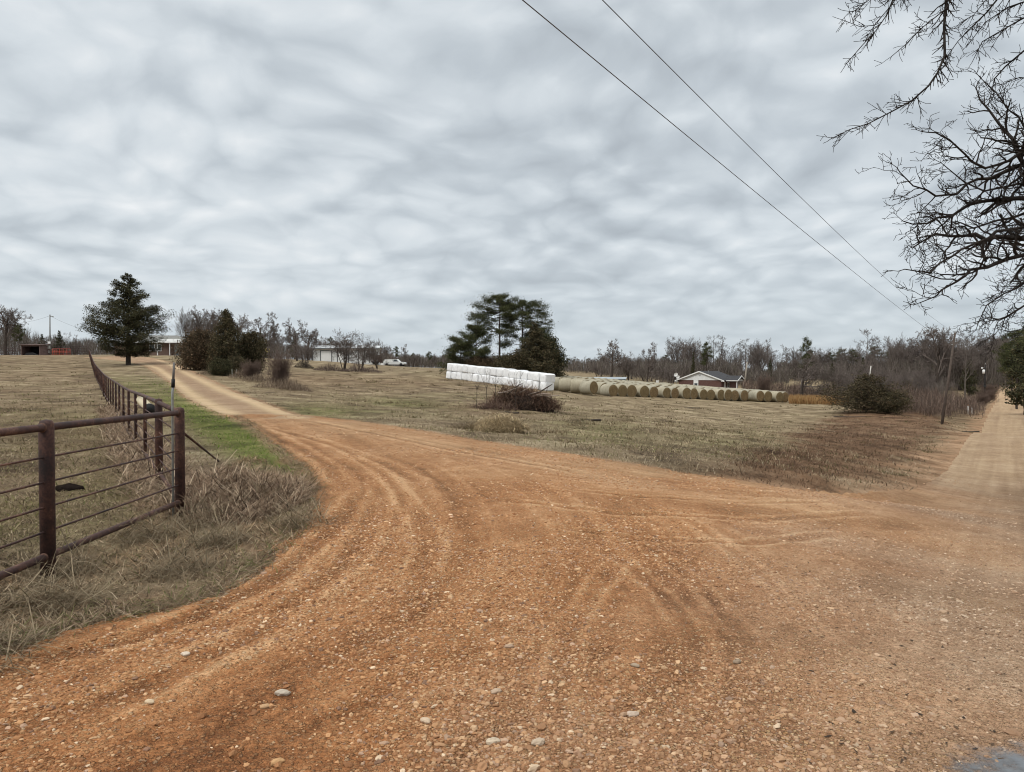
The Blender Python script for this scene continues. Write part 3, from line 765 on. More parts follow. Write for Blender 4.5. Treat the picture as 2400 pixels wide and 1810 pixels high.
# --- orange broomsedge strip at the end of the bales
n = 9000
u_ = rng.uniform(1850, 1990, n); d = rng.uniform(104, 118, n) ; x = X(u_, d)
blade_obj('broomsedge', np.stack([x, d, H(x, d)], 1), rng.uniform(.6, 1.35, n), rng.uniform(.03, .07, n), rng.uniform(0, 2 * PI, n), rng.uniform(0, .3, n), rng.uniform(0, .5, n),
          pal(n, [(.34, .20, .085), (.42, .28, .13), (.25, .135, .06)]), 2, 'strip of tall orange brown grass past the last hay bale', 'grass')

# ------------------------------------------------------------------ pebbles
_ph = (1 + 5 ** .5) / 2
ICO_V = np.array([(-1, _ph, 0), (1, _ph, 0), (-1, -_ph, 0), (1, -_ph, 0), (0, -1, _ph), (0, 1, _ph), (0, -1, -_ph), (0, 1, -_ph), (_ph, 0, -1), (_ph, 0, 1), (-_ph, 0, -1), (-_ph, 0, 1)], float)
ICO_V /= np.linalg.norm(ICO_V[0])
ICO_F = np.array([(0, 11, 5), (0, 5, 1), (0, 1, 7), (0, 7, 10), (0, 10, 11), (1, 5, 9), (5, 11, 4), (11, 10, 2), (10, 7, 6), (7, 1, 8), (3, 9, 4), (3, 4, 2), (3, 2, 6), (3, 6, 8), (3, 8, 9), (4, 9, 5), (2, 4, 11), (6, 2, 10), (8, 6, 7), (9, 8, 1)])
def subdiv(V, Fc):
    V = [tuple(v) for v in V]; cache = {}; out_ = []
    def mid(a, b):
        k_ = (min(a, b), max(a, b))
        if k_ not in cache:
            m = np.array(V[a]) + np.array(V[b]); m /= np.linalg.norm(m); V.append(tuple(m)); cache[k_] = len(V) - 1
        return cache[k_]
    for a, b_, c_ in Fc:
        ab, bc, ca = mid(a, b_), mid(b_, c_), mid(c_, a)
        out_ += [(a, ab, ca), (b_, bc, ab), (c_, ca, bc), (ab, bc, ca)]
    return np.array(V), np.array(out_)
ICO2_V, ICO2_F = subdiv(ICO_V, ICO_F)
ICO3_V, ICO3_F = subdiv(ICO2_V, ICO2_F)
SC = [(.35, .17, .074), (.44, .24, .115), (.55, .35, .195), (.66, .50, .34), (.28, .128, .055), (.44, .285, .19), (.23, .13, .08)]
def pebbles(P, S, bv, bf, C):
    n = len(P); m = len(bv)
    ax = S[:, None] * np.stack([rng.uniform(.8, 1.5, n), rng.uniform(.6, 1.05, n), rng.uniform(.4, .75, n)], 1)
    v = bv[None] * (1 + rng.uniform(-.28, .28, (n, m, 1))) * ax[:, None]
    th = rng.uniform(0, 2 * PI, n); tl = rng.normal(0, .3, n)
    c_, s_ = np.cos(tl)[:, None], np.sin(tl)[:, None]
    yv, zv = v[..., 1] * c_ - v[..., 2] * s_, v[..., 1] * s_ + v[..., 2] * c_
    c_, s_ = np.cos(th)[:, None], np.sin(th)[:, None]
    xv, yv = v[..., 0] * c_ - yv * s_, v[..., 0] * s_ + yv * c_
    V = np.stack([xv, yv, zv], -1) + P[:, None]
    Fc = (np.arange(n) * m)[:, None, None] + bf[None]
    return V.reshape(-1, 3), Fc.reshape(-1, 3), np.repeat(C, m, 0)
def gsurf(x, y):
    """height of the gravel incl. its relief, read off the sheet"""
    r = np.hypot(x, y); a = np.degrees(np.arctan2(x, y))
    j = np.clip(np.searchsorted(rs, r) - 1, 0, len(rs) - 2); i = np.clip(np.searchsorted(ths, a) - 1, 0, len(ths) - 2)
    fr = (r - rs[j]) / (rs[j + 1] - rs[j]); fa = (a - ths[i]) / (ths[i + 1] - ths[i])
    Zg = gz.reshape(nt, nr)
    return (Zg[i, j] * (1 - fr) + Zg[i, j + 1] * fr) * (1 - fa) + (Zg[i + 1, j] * (1 - fr) + Zg[i + 1, j + 1] * fr) * fa
V1, F1, C1 = [], [], []; off = 0
for (n, r0, r1, s0, s1_, bv, bf, pw) in ((85000, 2.6, 7.5, .0045, .012, ICO_V, ICO_F, 1.2), (15000, 2.6, 8.5, .008, .019, ICO2_V, ICO2_F, 1.4), (260, 2.7, 7, .018, .027, ICO2_V, ICO2_F, 1.6),
                                     (60000, 6.5, 16, .007, .017, ICO_V, ICO_F, 1.0), (16000, 14, 36, .012, .026, ICO_V, ICO_F, .6)):
    x, y = polar(n, r0, r1, powr=pw)
    s1a, s2a, s3a, ro_ = zones(x, y)
    keep = (np.maximum(s1a, s3a) > -.12)
    dn = np.clip(.62 + fbm(x * .8, y * .8, 12, 4) * 3.0, .06, 1) * np.clip(1.15 - np.clip((ro_ + 1) / 5, 0, 1) * 1.05, .04, 1)
    keep &= rng.random(n) < dn
    x, y = x[keep], y[keep]; n = len(x)
    S = s0 + (s1_ - s0) * rng.random(n) ** 2.2
    pc_ = pal(n, SC, [.28, .29, .11, .025, .18, .065, .05], .2)
    wr_ = np.clip((ro_[keep] + .8) / 3.6 + fbm(x * .5, y * .5, 6, 3) * 1.1, 0, 1)[:, None] * .8
    pc_ = pc_ * (1 - wr_) + wr_ * pal(n, [(.40, .29, .20), (.31, .215, .14), (.50, .39, .29), (.25, .17, .115)], None, .2)
    pc_ *= np.where(np.hypot(x, y) < 8, .9, 1)[:, None]
    V, Fc, C = pebbles(np.stack([x, y, gsurf(x, y) + S * .10], 1), S, bv, bf, pc_)
    V1.append(V); F1.append(Fc + off); C1.append(C); off += len(V)
o = link('gravel_stones', mesh('gravel_stones', np.vstack(V1), np.vstack(F1), M_stone, False, np.vstack(C1)))
tag(o, 'loose pebbles scattered over the orange gravel', 'gravel', kind='stuff')
STONES = [(662, 1627, .062, (.46, .42, .36), 'large pale grey stone with a ragged top on the gravel, near front left'),
          (620, 1655, .042, (.50, .34, .20), 'tan round stone just in front of the large pale grey stone'),
          (1163, 1625, .050, (.48, .38, .29), 'curved brown stone lying alone right of centre'),
          (1262, 1741, .058, (.50, .42, .33), 'long flat tan stone near the bottom edge'),
          (1155, 1738, .055, (.55, .48, .38), 'pale angular stone beside the long flat tan stone'),
          (650, 1792, .050, (.52, .33, .17), 'orange brown round stone at the bottom edge, left of centre'),
          (997, 1692, .045, (.56, .46, .35), 'smooth oval pinkish stone in the front gravel'),
          (1483, 1672, .050, (.52, .44, .37), 'pinkish grey stone next to a darker one, front right gravel'),
          (1462, 1672, .040, (.40, .28, .19), 'darker brown stone touching the pinkish grey stone'),
          (1192, 1520, .046, (.42, .32, .24), 'brown stone with a second small one on top of it'),
          (1728, 1550, .045, (.30, .24, .18), 'dark stone casting a small shadow in the right gravel'),
          (1488, 1565, .042, (.36, .30, .23), 'grey brown stone right of centre in front of the tyre ruts'),
          (435, 1540, .045, (.62, .56, .48), 'whitish stone in the left gravel'),
          (350, 1658, .045, (.60, .50, .36), 'cream wedge shaped stone in the left gravel')]
for (u, v, s, c, lb) in STONES:
    q = G(u, v)
    bv = ICO3_V * np.array([1.35, .85, .62]) * s * .46
    bv = bv * (1 + .16 * np.stack([fbm(ICO3_V[:, 0] * 1.7 + u, ICO3_V[:, 1] * 1.7 + ICO3_V[:, 2], 3, 4)] * 3, 1) * 4.5)
    o = link('stone', mesh('stone', bv, ICO3_F, M_stone, False, np.tile(np.array(c) * np.array([.86, .80, .74]), (len(bv), 1)) * (1 + rng.uniform(-.08, .08, (len(bv), 1)))))
    o.location = (q[0], q[1], float(gsurf(np.array([q[0]]), np.array([q[1]]))[0]) + s * .15)
    o.rotation_euler = (0, 0, random.uniform(-.6, .6))
    tag(o, lb, 'stone', 'larger stones on the gravel')
# dead leaves blown onto the road
n = 110
u_ = rng.uniform(1850, 2395, n); v_ = rng.uniform(1250, 1805, n)
pp = np.array([G(a, b_) for a, b_ in zip(u_, v_)])
pp[:, 2] = gsurf(pp[:, 0], pp[:, 1]) + .006
blade_obj('fallen_leaves', pp, rng.uniform(.015, .05, n), rng.uniform(.008, .022, n), rng.uniform(0, 2 * PI, n), rng.uniform(1.45, 1.65, n), rng.uniform(-.25, .25, n),
          pal(n, [(.08, .055, .038), (.13, .085, .055), (.05, .037, .028)]), 2, 'small dark dead leaves scattered on the road at the right', 'leaves')
# thin blue grey sheet at the lower right corner, fading out at its edge
m_blotch, t, b = new_mat('blue_grey_film')
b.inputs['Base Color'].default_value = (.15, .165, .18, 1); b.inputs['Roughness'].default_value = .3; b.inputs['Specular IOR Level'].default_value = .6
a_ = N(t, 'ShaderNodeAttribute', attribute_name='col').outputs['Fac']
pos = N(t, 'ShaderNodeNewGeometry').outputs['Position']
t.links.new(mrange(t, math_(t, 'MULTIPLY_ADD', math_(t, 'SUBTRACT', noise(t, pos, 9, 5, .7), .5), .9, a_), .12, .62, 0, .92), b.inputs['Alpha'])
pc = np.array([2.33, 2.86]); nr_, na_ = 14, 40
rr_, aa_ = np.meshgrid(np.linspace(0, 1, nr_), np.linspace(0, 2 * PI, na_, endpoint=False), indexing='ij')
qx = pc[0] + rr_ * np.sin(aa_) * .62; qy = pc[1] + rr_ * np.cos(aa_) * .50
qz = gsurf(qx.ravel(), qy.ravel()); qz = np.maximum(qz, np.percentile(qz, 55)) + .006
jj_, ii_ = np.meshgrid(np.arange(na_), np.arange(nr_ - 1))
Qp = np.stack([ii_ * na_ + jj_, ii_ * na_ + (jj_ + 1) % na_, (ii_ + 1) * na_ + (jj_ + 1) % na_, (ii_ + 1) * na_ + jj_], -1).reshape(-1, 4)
o = link('blotch', mesh('blotch', np.stack([qx.ravel(), qy.ravel(), qz], 1), Qp, m_blotch, True, np.repeat((1 - rr_.ravel())[:, None], 3, 1)))
tag(o, 'small blue grey blotch at the near right corner of the road', 'blotch', kind='structure')

# ------------------------------------------------------------------ rusty pipe fence
def fence_z(x, y): return Hs(x, y)
M_weld = simple('weld_metal', (.10, .055, .04), .8, .5, 60, .2)
fence = thing('pipe_fence', 'rusty brown pipe fence turning a corner and running up along the pasture', 'fence', (-4.12, 8.8, Hs(-4.12, 8.8)))
FO = np.array(fence.location)
near_run = [(-3.75, .7), (-3.87, 3.4), (-4.0, 6.1), (-4.12, 8.8)]
long_run = [(-4.12, 8.8)]
dpt = 11.2; long_run.append((-5.57, 11.2)); dpt = 13.75
while dpt < 134:
    long_run.append((fx(dpt), dpt)); dpt += 2.45
def post(x, y, r, h):
    z0 = Hs(x, y)
    mb = MB(); mb.tube([(x, y, z0 - .15), (x, y, z0 + h - .03), (x, y, z0 + h)], [r, r, r * .8], 14)
    mb.V = [v - FO for v in mb.V]
    mb.build('post', M_rust, fence, True)
for i, (x, y) in enumerate(near_run): post(x, y, .0595, 1.30)
for i, (x, y) in enumerate(long_run[1:]): post(x, y, .057 if i == 0 or i % 12 == 0 else .031, 1.30 if i == 0 else 1.24)
def rail(run, h, r, name, k=8, h_end=None):
    mb = MB(); pts = []
    for x, y in run: pts.append((x, y, Hs(x, y) + h))
    mb.tube(pts, r, k); mb.V = [v - FO for v in mb.V]
    mb.build(name, M_rust, fence, True)
for run in (near_run, long_run):
    rail(run, 1.245, .033, 'top_rail', 10)
    rail(run, .135, .031, 'bottom_rail', 10)
    for h in (.99, .775, .56, .35): rail(run, h, .0095, 'rod', 6)
for (x, y), (xn, yn) in zip(near_run[1:] + [near_run[-1]], [near_run[0], near_run[1], near_run[2], long_run[1]]):
    dxy = np.array([xn - x, yn - y]); dxy /= np.linalg.norm(dxy); z0 = Hs(x, y)
    for h, r in ((1.245, .033), (.135, .031)):
        a = np.array([x + dxy[0] * .052, y + dxy[1] * .052, z0 + h]) - FO; b = a + np.array([dxy[0] * .022, dxy[1] * .022, 0])
        MB().tube([a, (a + b) / 2, b], [r * 1.16, r * 1.28, r * 1.06], 12).build('weld_bead', M_weld, fence, True)
mb = MB(); g2 = G(516, 1078)
mb.tube([(-4.07, 8.78, Hs(-4.12, 8.8) + 1.0), (g2[0], g2[1], g2[2] - .05)], .016, 8)
mb.V = [v - FO for v in mb.V]; mb.build('brace_rod', M_rust, fence, True)
# galvanised pole standing against the corner post
gp = base(403, 8.62)
pole = thing('metal_pole', 'thin grey galvanised pole standing beside the fence corner post', 'pole', gp)
MB().tube([(0, 0, -.1), (.004, 0, 1.5), (.018, 0, 1.60)], [.0135, .0135, .0135], 10).build('shaft', M_galv, pole, True)
MB().tube([(.012, 0, 1.56), (.016, 0, 1.66)], [.021, .021], 10).build('collar', M_black, pole, True)
MB().tube([(.016, 0, 1.65), (.028, 0, 1.86)], [.0155, .013], 8).build('sleeve', simple('weathered_wood', (.16, .15, .14), .9), pole, True)
# cream pipe with a black open end behind the fence
ca, cb = P3(329, 937, 15.6), P3(351, 960, 14.6)
cl_ = np.array([ca[0], ca[1], Hs(ca[0], ca[1])]); cdir = (cb - ca) / np.linalg.norm(cb - ca)
tub = thing('culvert_pipe', 'short cream pipe with a black open end behind the fence corner', 'pipe', tuple(cl_))
MB().tube([ca - cl_, cb - cl_], [.085, .095], 18).build('shell', simple('cream_plastic', (.62, .53, .36), .5, .08), tub, True)
MB().tube([cb - cl_ - cdir * .12, cb - cl_ + cdir * .02], [.108, .115], 18).build('rim', M_black, tub, True)
MB().tube([(ca + cb) / 2 - cl_, (ca[0] / 2 + cb[0] / 2 - cl_[0], ca[1] / 2 + cb[1] / 2 - cl_[1], -.1)], [.03, .03], 8).build('stand', M_rust, tub, True)
# dark lump on the pasture
q = G(163, 1152)
bv = ICO3_V * np.array([.20, .12, .075]) * (1 + .5 * np.stack([fbm(ICO3_V[:, 0] * 2, ICO3_V[:, 1] * 2 + ICO3_V[:, 2] * 2, 9, 3)] * 3, 1))
o = link('dung_heap', mesh('dung_heap', bv, ICO3_F, simple('dark_dung', (.016, .012, .010), 1.0, .4, 20, 0.0, bump=.03, bscale=14), True))
o.location = (q[0], q[1], surf(np.array([q[0]]), np.array([q[1]]))[0] + .03)
tag(o, 'black heap of dung on the pasture seen through the fence', 'dung')

# ------------------------------------------------------------------ ordinals for labels
ORD = ['first', 'second', 'third', 'fourth', 'fifth', 'sixth', 'seventh', 'eighth', 'ninth', 'tenth', 'eleventh', 'twelfth', 'thirteenth', 'fourteenth',
       'fifteenth', 'sixteenth', 'seventeenth', 'eighteenth', 'nineteenth', 'twentieth', 'twenty first', 'twenty second', 'twenty third', 'twenty fourth']

# ------------------------------------------------------------------ white wrapped bales
M_wrap, t, b = new_mat('white_stretch_wrap')
p = N(t, 'ShaderNodeTexCoord').outputs['Object']
oi = N(t, 'ShaderNodeObjectInfo').outputs['Random']
pp_ = N(t, 'ShaderNodeVectorMath', {0: p, 1: N(t, 'ShaderNodeCombineXYZ', {0: math_(t, 'MULTIPLY', oi, 40)}).outputs[0]}, operation='ADD').outputs[0]
n1 = noise(t, N(t, 'ShaderNodeMapping', {'Vector': pp_, 'Scale': (7, 1, 1.2)}).outputs[0], 2.2, 4, .6)
setc(t, b, ramp(t, n1, [(.25, (.52, .53, .54)), (.45, (.78, .785, .79)), (.75, (.88, .88, .88))]))
b.inputs['Roughness'].default_value = .38; b.inputs['Specular IOR Level'].default_value = .4
t.links.new(N(t, 'ShaderNodeBump', {'Strength': .9, 'Distance': .05, 'Height': n1}).outputs[0], b.inputs['Normal'])
def superbox(sx, sy, sz, seed, e=.26):
    """rounded, slightly lumpy box standing on z = 0"""
    v = ICO4_V.copy()
    w = np.sign(v) * np.abs(v) ** e
    w /= np.max(np.abs(w), axis=0)
    w *= 1 + .05 * np.stack([fbm(v[:, 0] * 2.6 + seed * 9, v[:, 1] * 1.6 + v[:, 2] * 1.7, seed + 3, 4)] * 3, 1) * 3.4
    w[:, 2] += .05 * fbm(v[:, 0] * 2 + seed, v[:, 1] * 2, seed, 2)
    w = w * np.array([sx, sy, sz]) / 2
    w[:, 2] += sz / 2
    return w
ICO4_V, ICO4_F = subdiv(ICO3_V, ICO3_F)
NW = 17
wmesh = [mesh('wrapped_bale', superbox(.98, 1.7, .99, s), ICO4_F, M_wrap, True) for s in range(5)]
Lw = np.array([X(1061, 90.5), 90.5]); Rw = np.array([X(1281, 80.5), 80.5])
ang = math.atan2(Rw[1] - Lw[1], Rw[0] - Lw[0])
for i in range(NW):
    q = Rw + (Lw - Rw) * i / (NW - 1)
    jit = random.uniform(-.12, .12)
    zb = EYE + (HOR - (915.0 - (915 - 887.5) * i / (NW - 1) - 1.3 * math.sin(PI * i / (NW - 1)))) * q[1] / F
    for lev in (0, 1):
        px_, py_ = q[0] + (0.09 if lev else 0) + random.uniform(-.04, .04), q[1] + jit + random.uniform(-.12, .12)
        o = link('wrapped_bale', random.choice(wmesh))
        o.location = (px_, py_, zb + lev * (.93 + random.uniform(-.03, .05)) - .02 + random.uniform(-.03, .03))
        o.rotation_euler = (random.uniform(-.02, .02), -math.atan((27.5 * 85 / F) / np.linalg.norm(Rw - Lw)) * -1 + random.uniform(-.02, .02), ang + random.uniform(-.1, .1))
        o.scale = (random.uniform(.92, 1.03), 1, random.uniform(.95, 1.04))
        tag(o, f"white plastic wrapped bale, {ORD[i]} from the right end in the {'upper' if lev else 'lower'} layer", 'wrapped bale', 'white wrapped bales stacked two high')

# ------------------------------------------------------------------ round hay bales
M_net, t, b = new_mat('hay_net_wrap')
p = N(t, 'ShaderNodeTexCoord').outputs['Object']
oi = N(t, 'ShaderNodeObjectInfo').outputs['Random']
pp_ = N(t, 'ShaderNodeVectorMath', {0: p, 1: N(t, 'ShaderNodeCombineXYZ', {0: math_(t, 'MULTIPLY', oi, 40)}).outputs[0]}, operation='ADD').outputs[0]
n1 = noise(t, N(t, 'ShaderNodeMapping', {'Vector': pp_, 'Scale': (1, 9, 1)}).outputs[0], 2.0, 5, .65)
n2 = noise(t, pp_, 1.1, 4, .6)
c = ramp(t, math_(t, 'MULTIPLY_ADD', n1, .55, math_(t, 'MULTIPLY', n2, .45)), [(.3, (.175, .160, .122)), (.5, (.29, .270, .208)), (.68, (.44, .415, .335))])
c = mixc(t, math_(t, 'MULTIPLY', oi, .35), c, (.36, .29, .18))
setc(t, b, c)
t.links.new(N(t, 'ShaderNodeBump', {'Strength': .6, 'Distance': .03, 'Height': n1}).outputs[0], b.inputs['Normal'])
M_hayend, t, b = new_mat('hay_bale_end')
p = N(t, 'ShaderNodeTexCoord').outputs['Object']
oi = N(t, 'ShaderNodeObjectInfo').outputs['Random']
sp = N(t, 'ShaderNodeSeparateXYZ', {0: p})
rad = math_(t, 'SQRT', math_(t, 'ADD', math_(t, 'POWER', sp.outputs[0], 2.0), math_(t, 'POWER', math_(t, 'SUBTRACT', sp.outputs[2], .8), 2.0)))
n0 = noise(t, p, 3.0, 5, .65)
rings = N(t, 'ShaderNodeTexNoise', {'W': math_(t, 'MULTIPLY_ADD', rad, 14.0, math_(t, 'MULTIPLY_ADD', n0, 3.0, math_(t, 'MULTIPLY', oi, 30))), 'Scale': 1.0, 'Detail': 3}, noise_dimensions='1D').outputs[0]
n3 = noise(t, p, 22, 3, .7)
v_ = math_(t, 'MULTIPLY_ADD', rings, .5, math_(t, 'MULTIPLY_ADD', n3, .2, math_(t, 'MULTIPLY', n0, .3)))
c = ramp(t, v_, [(.32, (.07, .042, .02)), (.5, (.18, .118, .058)), (.68, (.34, .245, .13))])
setc(t, b, mixc(t, math_(t, 'MULTIPLY', oi, .4), c, (.15, .125, .06)))
t.links.new(N(t, 'ShaderNodeBump', {'Strength': .8, 'Distance': .06, 'Height': v_}).outputs[0], b.inputs['Normal'])
BD, BL = 1.76, 1.60
def bale_mesh(seed):
    k = 36; prof = [(-.5, .0), (-.505, .35), (-.505, .7), (-.5, .90), (-.475, .965), (-.42, .995), (-.2, 1.0), (0, 1.0), (.2, 1.0), (.42, .995), (.475, .965), (.5, .90), (.505, .7), (.505, .35), (.5, 0)]
    th = np.arange(k) * 2 * PI / k; V = []; Fq = []; mi = []
    for (l, r) in prof:
        rr = np.full(k, r * BD / 2) * (1 + .035 * fbm(np.cos(th) * 1.5 + seed * 7 + l, np.sin(th) * 1.5 + l * 2, seed, 3))
        x = np.cos(th) * rr * 1.03; z = np.sin(th) * rr
        z = np.maximum(z, -BD / 2 * .93)                       # flattened where it sits
        yy = l * BL + (.05 * fbm(x * 2 + seed, z * 2, seed + 5, 3) * (abs(l) > .49)) * np.sign(l)
        V.append(np.stack([x, np.broadcast_to(yy, (k,)), z + BD / 2 * .93], 1))
    n = len(prof)
    for i in range(n - 1):
        for j in range(k):
            Fq.append((i * k + j, i * k + (j + 1) % k, (i + 1) * k + (j + 1) % k, (i + 1) * k + j))
            mi.append(1 if (i < 3 or i > n - 5) else 0)
    return mesh('hay_bale', np.vstack(V), np.array(Fq), [M_net, M_hayend], True, midx=mi)
bmesh_ = [bale_mesh(s) for s in range(6)]
NB = 21
P0 = np.array([X(1394, 88), 88.0]); P1 = np.array([X(1842, 109), 109.0])
fdir = (P1 - P0) / np.linalg.norm(P1 - P0)
# pixel column of the visible end of every row along the front, read left to right
cols = [1394, 1442, 1464, 1486, 1517, 1536, 1567, 1586, 1614, 1630, 1654, 1672, 1695, 1711, 1728, 1750, 1786, 1806, 1832, 1846]
def zb_front(u): return np.interp(u, [1290, 1394, 1442, 1517, 1614, 1695, 1786, 1850], [914.5, 927, 931, 933, 936, 939, 941, 944])
rows_n = 13
def place_bale(x, y, z, az, label):
    o = link('hay_bale', random.choice(bmesh_))
    o.location = (x, y, z); o.rotation_euler = (random.uniform(-.02, .02), random.uniform(-.03, .03), az + random.uniform(-.05, .05))
    s = random.uniform(.96, 1.03); o.scale = (s * random.uniform(1.0, 1.05), random.uniform(.96, 1.02), s * random.uniform(.95, 1.0))
    return tag(o, label, 'hay bale', 'round hay bales packed in rows')
for i, u in enumerate(cols):
    f = (u - 1394) / (1846 - 1394)
    d = 88 + 21 * f
    if i == 0:
        # the first row runs across the view, its bales end to end behind the white stack
        for kk in range(5):
            uu = 1380 - kk * 27.5; dd_ = (88 if kk else 86.6) + kk * .35
            place_bale(X(uu, dd_), dd_, Z(zb_front(uu) - .8, dd_), R(90 - 8) if kk else R(46),
                       f'grey green round hay bale lying broadside, {ORD[kk]} from its brown end towards the white stack')
        continue
    naz = R(-52 - 8 * f)                                    # which way the open end faces
    nx, ny = math.cos(naz), math.sin(naz)
    az = naz + PI / 2
    bx, by = X(u - 4, d) - nx * BL / 2, d - ny * BL / 2
    z0 = Z(zb_front(u), d)
    for kk in range(rows_n):
        jx = random.uniform(-.08, .08)
        x_ = bx - nx * kk * (BL + .05) + jx; y_ = by - ny * kk * (BL + .05)
        if kk and (x_ / y_) < (1300 - 1200) / F: break
        z_ = z0 + (.095 - .06 * f) * kk * BL
        if kk == 0: lb = f'round hay bale with its brown end towards the field, {ORD[i - 1]} from the broadside row'
        elif kk == 1: lb = f'round hay bale directly behind the {ORD[i - 1]} front bale'
        else: lb = 'pale round hay bale deep in the packed rows, only its top showing'
        place_bale(x_, y_, z_, az, lb)

# ------------------------------------------------------------------ branching trees
class Seg:
    def __init__(s): s.a = []; s.b = []; s.ra = []; s.rb = []
    def add(s, a, b, ra, rb): s.a.append(a); s.b.append(b); s.ra.append(ra); s.rb.append(rb)
    def mesh(s, name, mat, thick=.03):
        A, B = np.array(s.a), np.array(s.b); ra, rb = np.array(s.ra), np.array(s.rb)
        V, Qs, Ts, off = [], [], [], 0
        for sel, k in ((ra >= thick, 6), (ra < thick, 3)):
            if not sel.any(): continue
            a, b = A[sel], B[sel]; d = b - a; d /= np.linalg.norm(d, axis=1, keepdims=True) + 1e-9
            up = np.where(np.abs(d[:, 2:3]) > .9, np.array([[1., 0, 0]]), np.array([[0, 0, 1.]]))
            e1 = np.cross(up, d); e1 /= np.linalg.norm(e1, axis=1, keepdims=True) + 1e-9; e2 = np.cross(d, e1)
            th = np.arange(k) * 2 * PI / k
            o_ = e1[:, None] * np.cos(th)[None, :, None] + e2[:, None] * np.sin(th)[None, :, None]
            v = np.concatenate([a[:, None] + o_ * ra[sel][:, None, None], (b + d * rb[sel][:, None] * .5)[:, None] + o_ * rb[sel][:, None, None]], 1)
            n = len(a); j = np.arange(k); base_ = (np.arange(n) * 2 * k)[:, None]
            q = np.stack([base_ + j, base_ + (j + 1) % k, base_ + k + (j + 1) % k, base_ + k + j], -1).reshape(-1, 4)
            V.append(v.reshape(-1, 3)); Qs.append(q + off); off += n * 2 * k
        return mesh(name, np.vstack(V), Qs, mat, True)
def rperp(d, rg):
    v = Vector((rg.gauss(0, 1), rg.gauss(0, 1), rg.gauss(0, 1)))
    v -= d * v.dot(d)
    return v.normalized() if v.length > 1e-6 else Vector((1, 0, 0))
def grow(seg, p, d, L, r, lev, rg, P):
    """one branch, crooked and tapering, with side branches; P: settings"""
    nseg = max(2, min(9, int(L / P['step'][min(lev, len(P['step']) - 1)]) + 1))
    sl = L / nseg; rr = r
    r1 = r * P['taper']
    nch = P['kids'][lev] if lev < len(P['kids']) else 0
    spots = sorted(P['first'] + (1 - P['first']) * (i + rg.random()) / nch for i in range(nch)) if nch else []
    si = 0
    for i in range(nseg):
        wob = P['wob'] * (1.0 if lev else .45)
        d = (d + rperp(d, rg) * rg.uniform(0, wob) + Vector((0, 0, P['up'][min(lev, len(P['up']) - 1)]))).normalized()
        q = p + d * sl; r2 = r + (r1 - r) * (i + 1) / nseg
        seg[min(lev, 1)].add(tuple(p), tuple(q), rr, max(r2, P['rmin']))
        while si < len(spots) and spots[si] <= (i + 1) / nseg:
            f = spots[si]; si += 1
            a = R(rg.uniform(*P['ang']))
            side = rperp(d, rg)
            if P.get('flat') and lev >= 1: side.z *= P['flat']; side.normalize()
            cd_ = (d * math.cos(a) + side * math.sin(a)).normalized()
            cl = L * rg.uniform(*P['len'][min(lev, len(P['len']) - 1)]) * (1.0 - P['fall'] * f)
            cr = max(P['rmin'], (r + (r1 - r) * f) * rg.uniform(.45, .72))
            if cl > .12: grow(seg, p + d * sl * (f * nseg - i), cd_, cl, cr, lev + 1, rg, P)
        p, rr = q, r2
def bare_proto(seed, H_, r0, P, stems=1, lean=.0, mats=(M_bark_g, M_twig)):
    rg = random.Random(seed); seg = [Seg(), Seg()]
    for s in range(stems):
        a = rg.uniform(0, 2 * PI)
        if stems == 1: d = Vector((rg.gauss(0, lean), rg.gauss(0, lean), 1)).normalized(); p = Vector((0, 0, -.3))
        else:
            l_ = rg.uniform(.25, 1.0) * P['stem_lean']
            d = Vector((math.sin(a) * l_, math.cos(a) * l_, 1)).normalized(); p = Vector((math.sin(a) * .15, math.cos(a) * .15, -.2)) if stems < 12 else Vector((rg.gauss(0, .42), rg.gauss(0, .42), -.1))
        grow(seg, p, d, H_ * P['trunk'] * rg.uniform(.85, 1.1), r0, 0, rg, P)
    zmax = max(max(s_[2] for s_ in sg.b) for sg in seg if sg.b)
    return [('trunk', seg[0].mesh('bare_trunk', mats[0])), ('crown', seg[1].mesh('bare_crown', mats[1]))], zmax
SPREAD = dict(step=[.7, .6, .5, .4, .3], kids=[9, 7, 6, 5, 3], first=.28, taper=.45, wob=.30, up=[.03, .05, .04, .03], ang=(35, 72), len=[(.55, .85), (.45, .7), (.4, .65), (.4, .7)], fall=.35, rmin=.020, trunk=.72)
TALL = dict(step=[1.2, .8, .6, .4], kids=[17, 7, 6, 4], first=.34, taper=.22, wob=.13, up=[.03, .10, .06, .04], ang=(25, 48), len=[(.20, .36), (.4, .65), (.4, .65), (.4, .7)], fall=.45, rmin=.013, trunk=.95)
BROOM = dict(step=[.6, .6, .5, .4], kids=[10, 8, 6, 4], first=.15, taper=.4, wob=.14, up=[.02, .12, .08, .05], ang=(20, 42), len=[(.7, 1.0), (.5, .75), (.4, .65), (.4, .7)], fall=.3, rmin=.011, trunk=.55)
SHRUB = dict(step=[.4, .35, .3, .25], kids=[9, 6, 4, 2], first=.03, taper=.35, wob=.22, up=[.02, .04, .03], ang=(22, 55), len=[(.35, .6), (.4, .65), (.4, .65), (.4, .6)], fall=.3, rmin=.007, trunk=.8, stem_lean=.6)
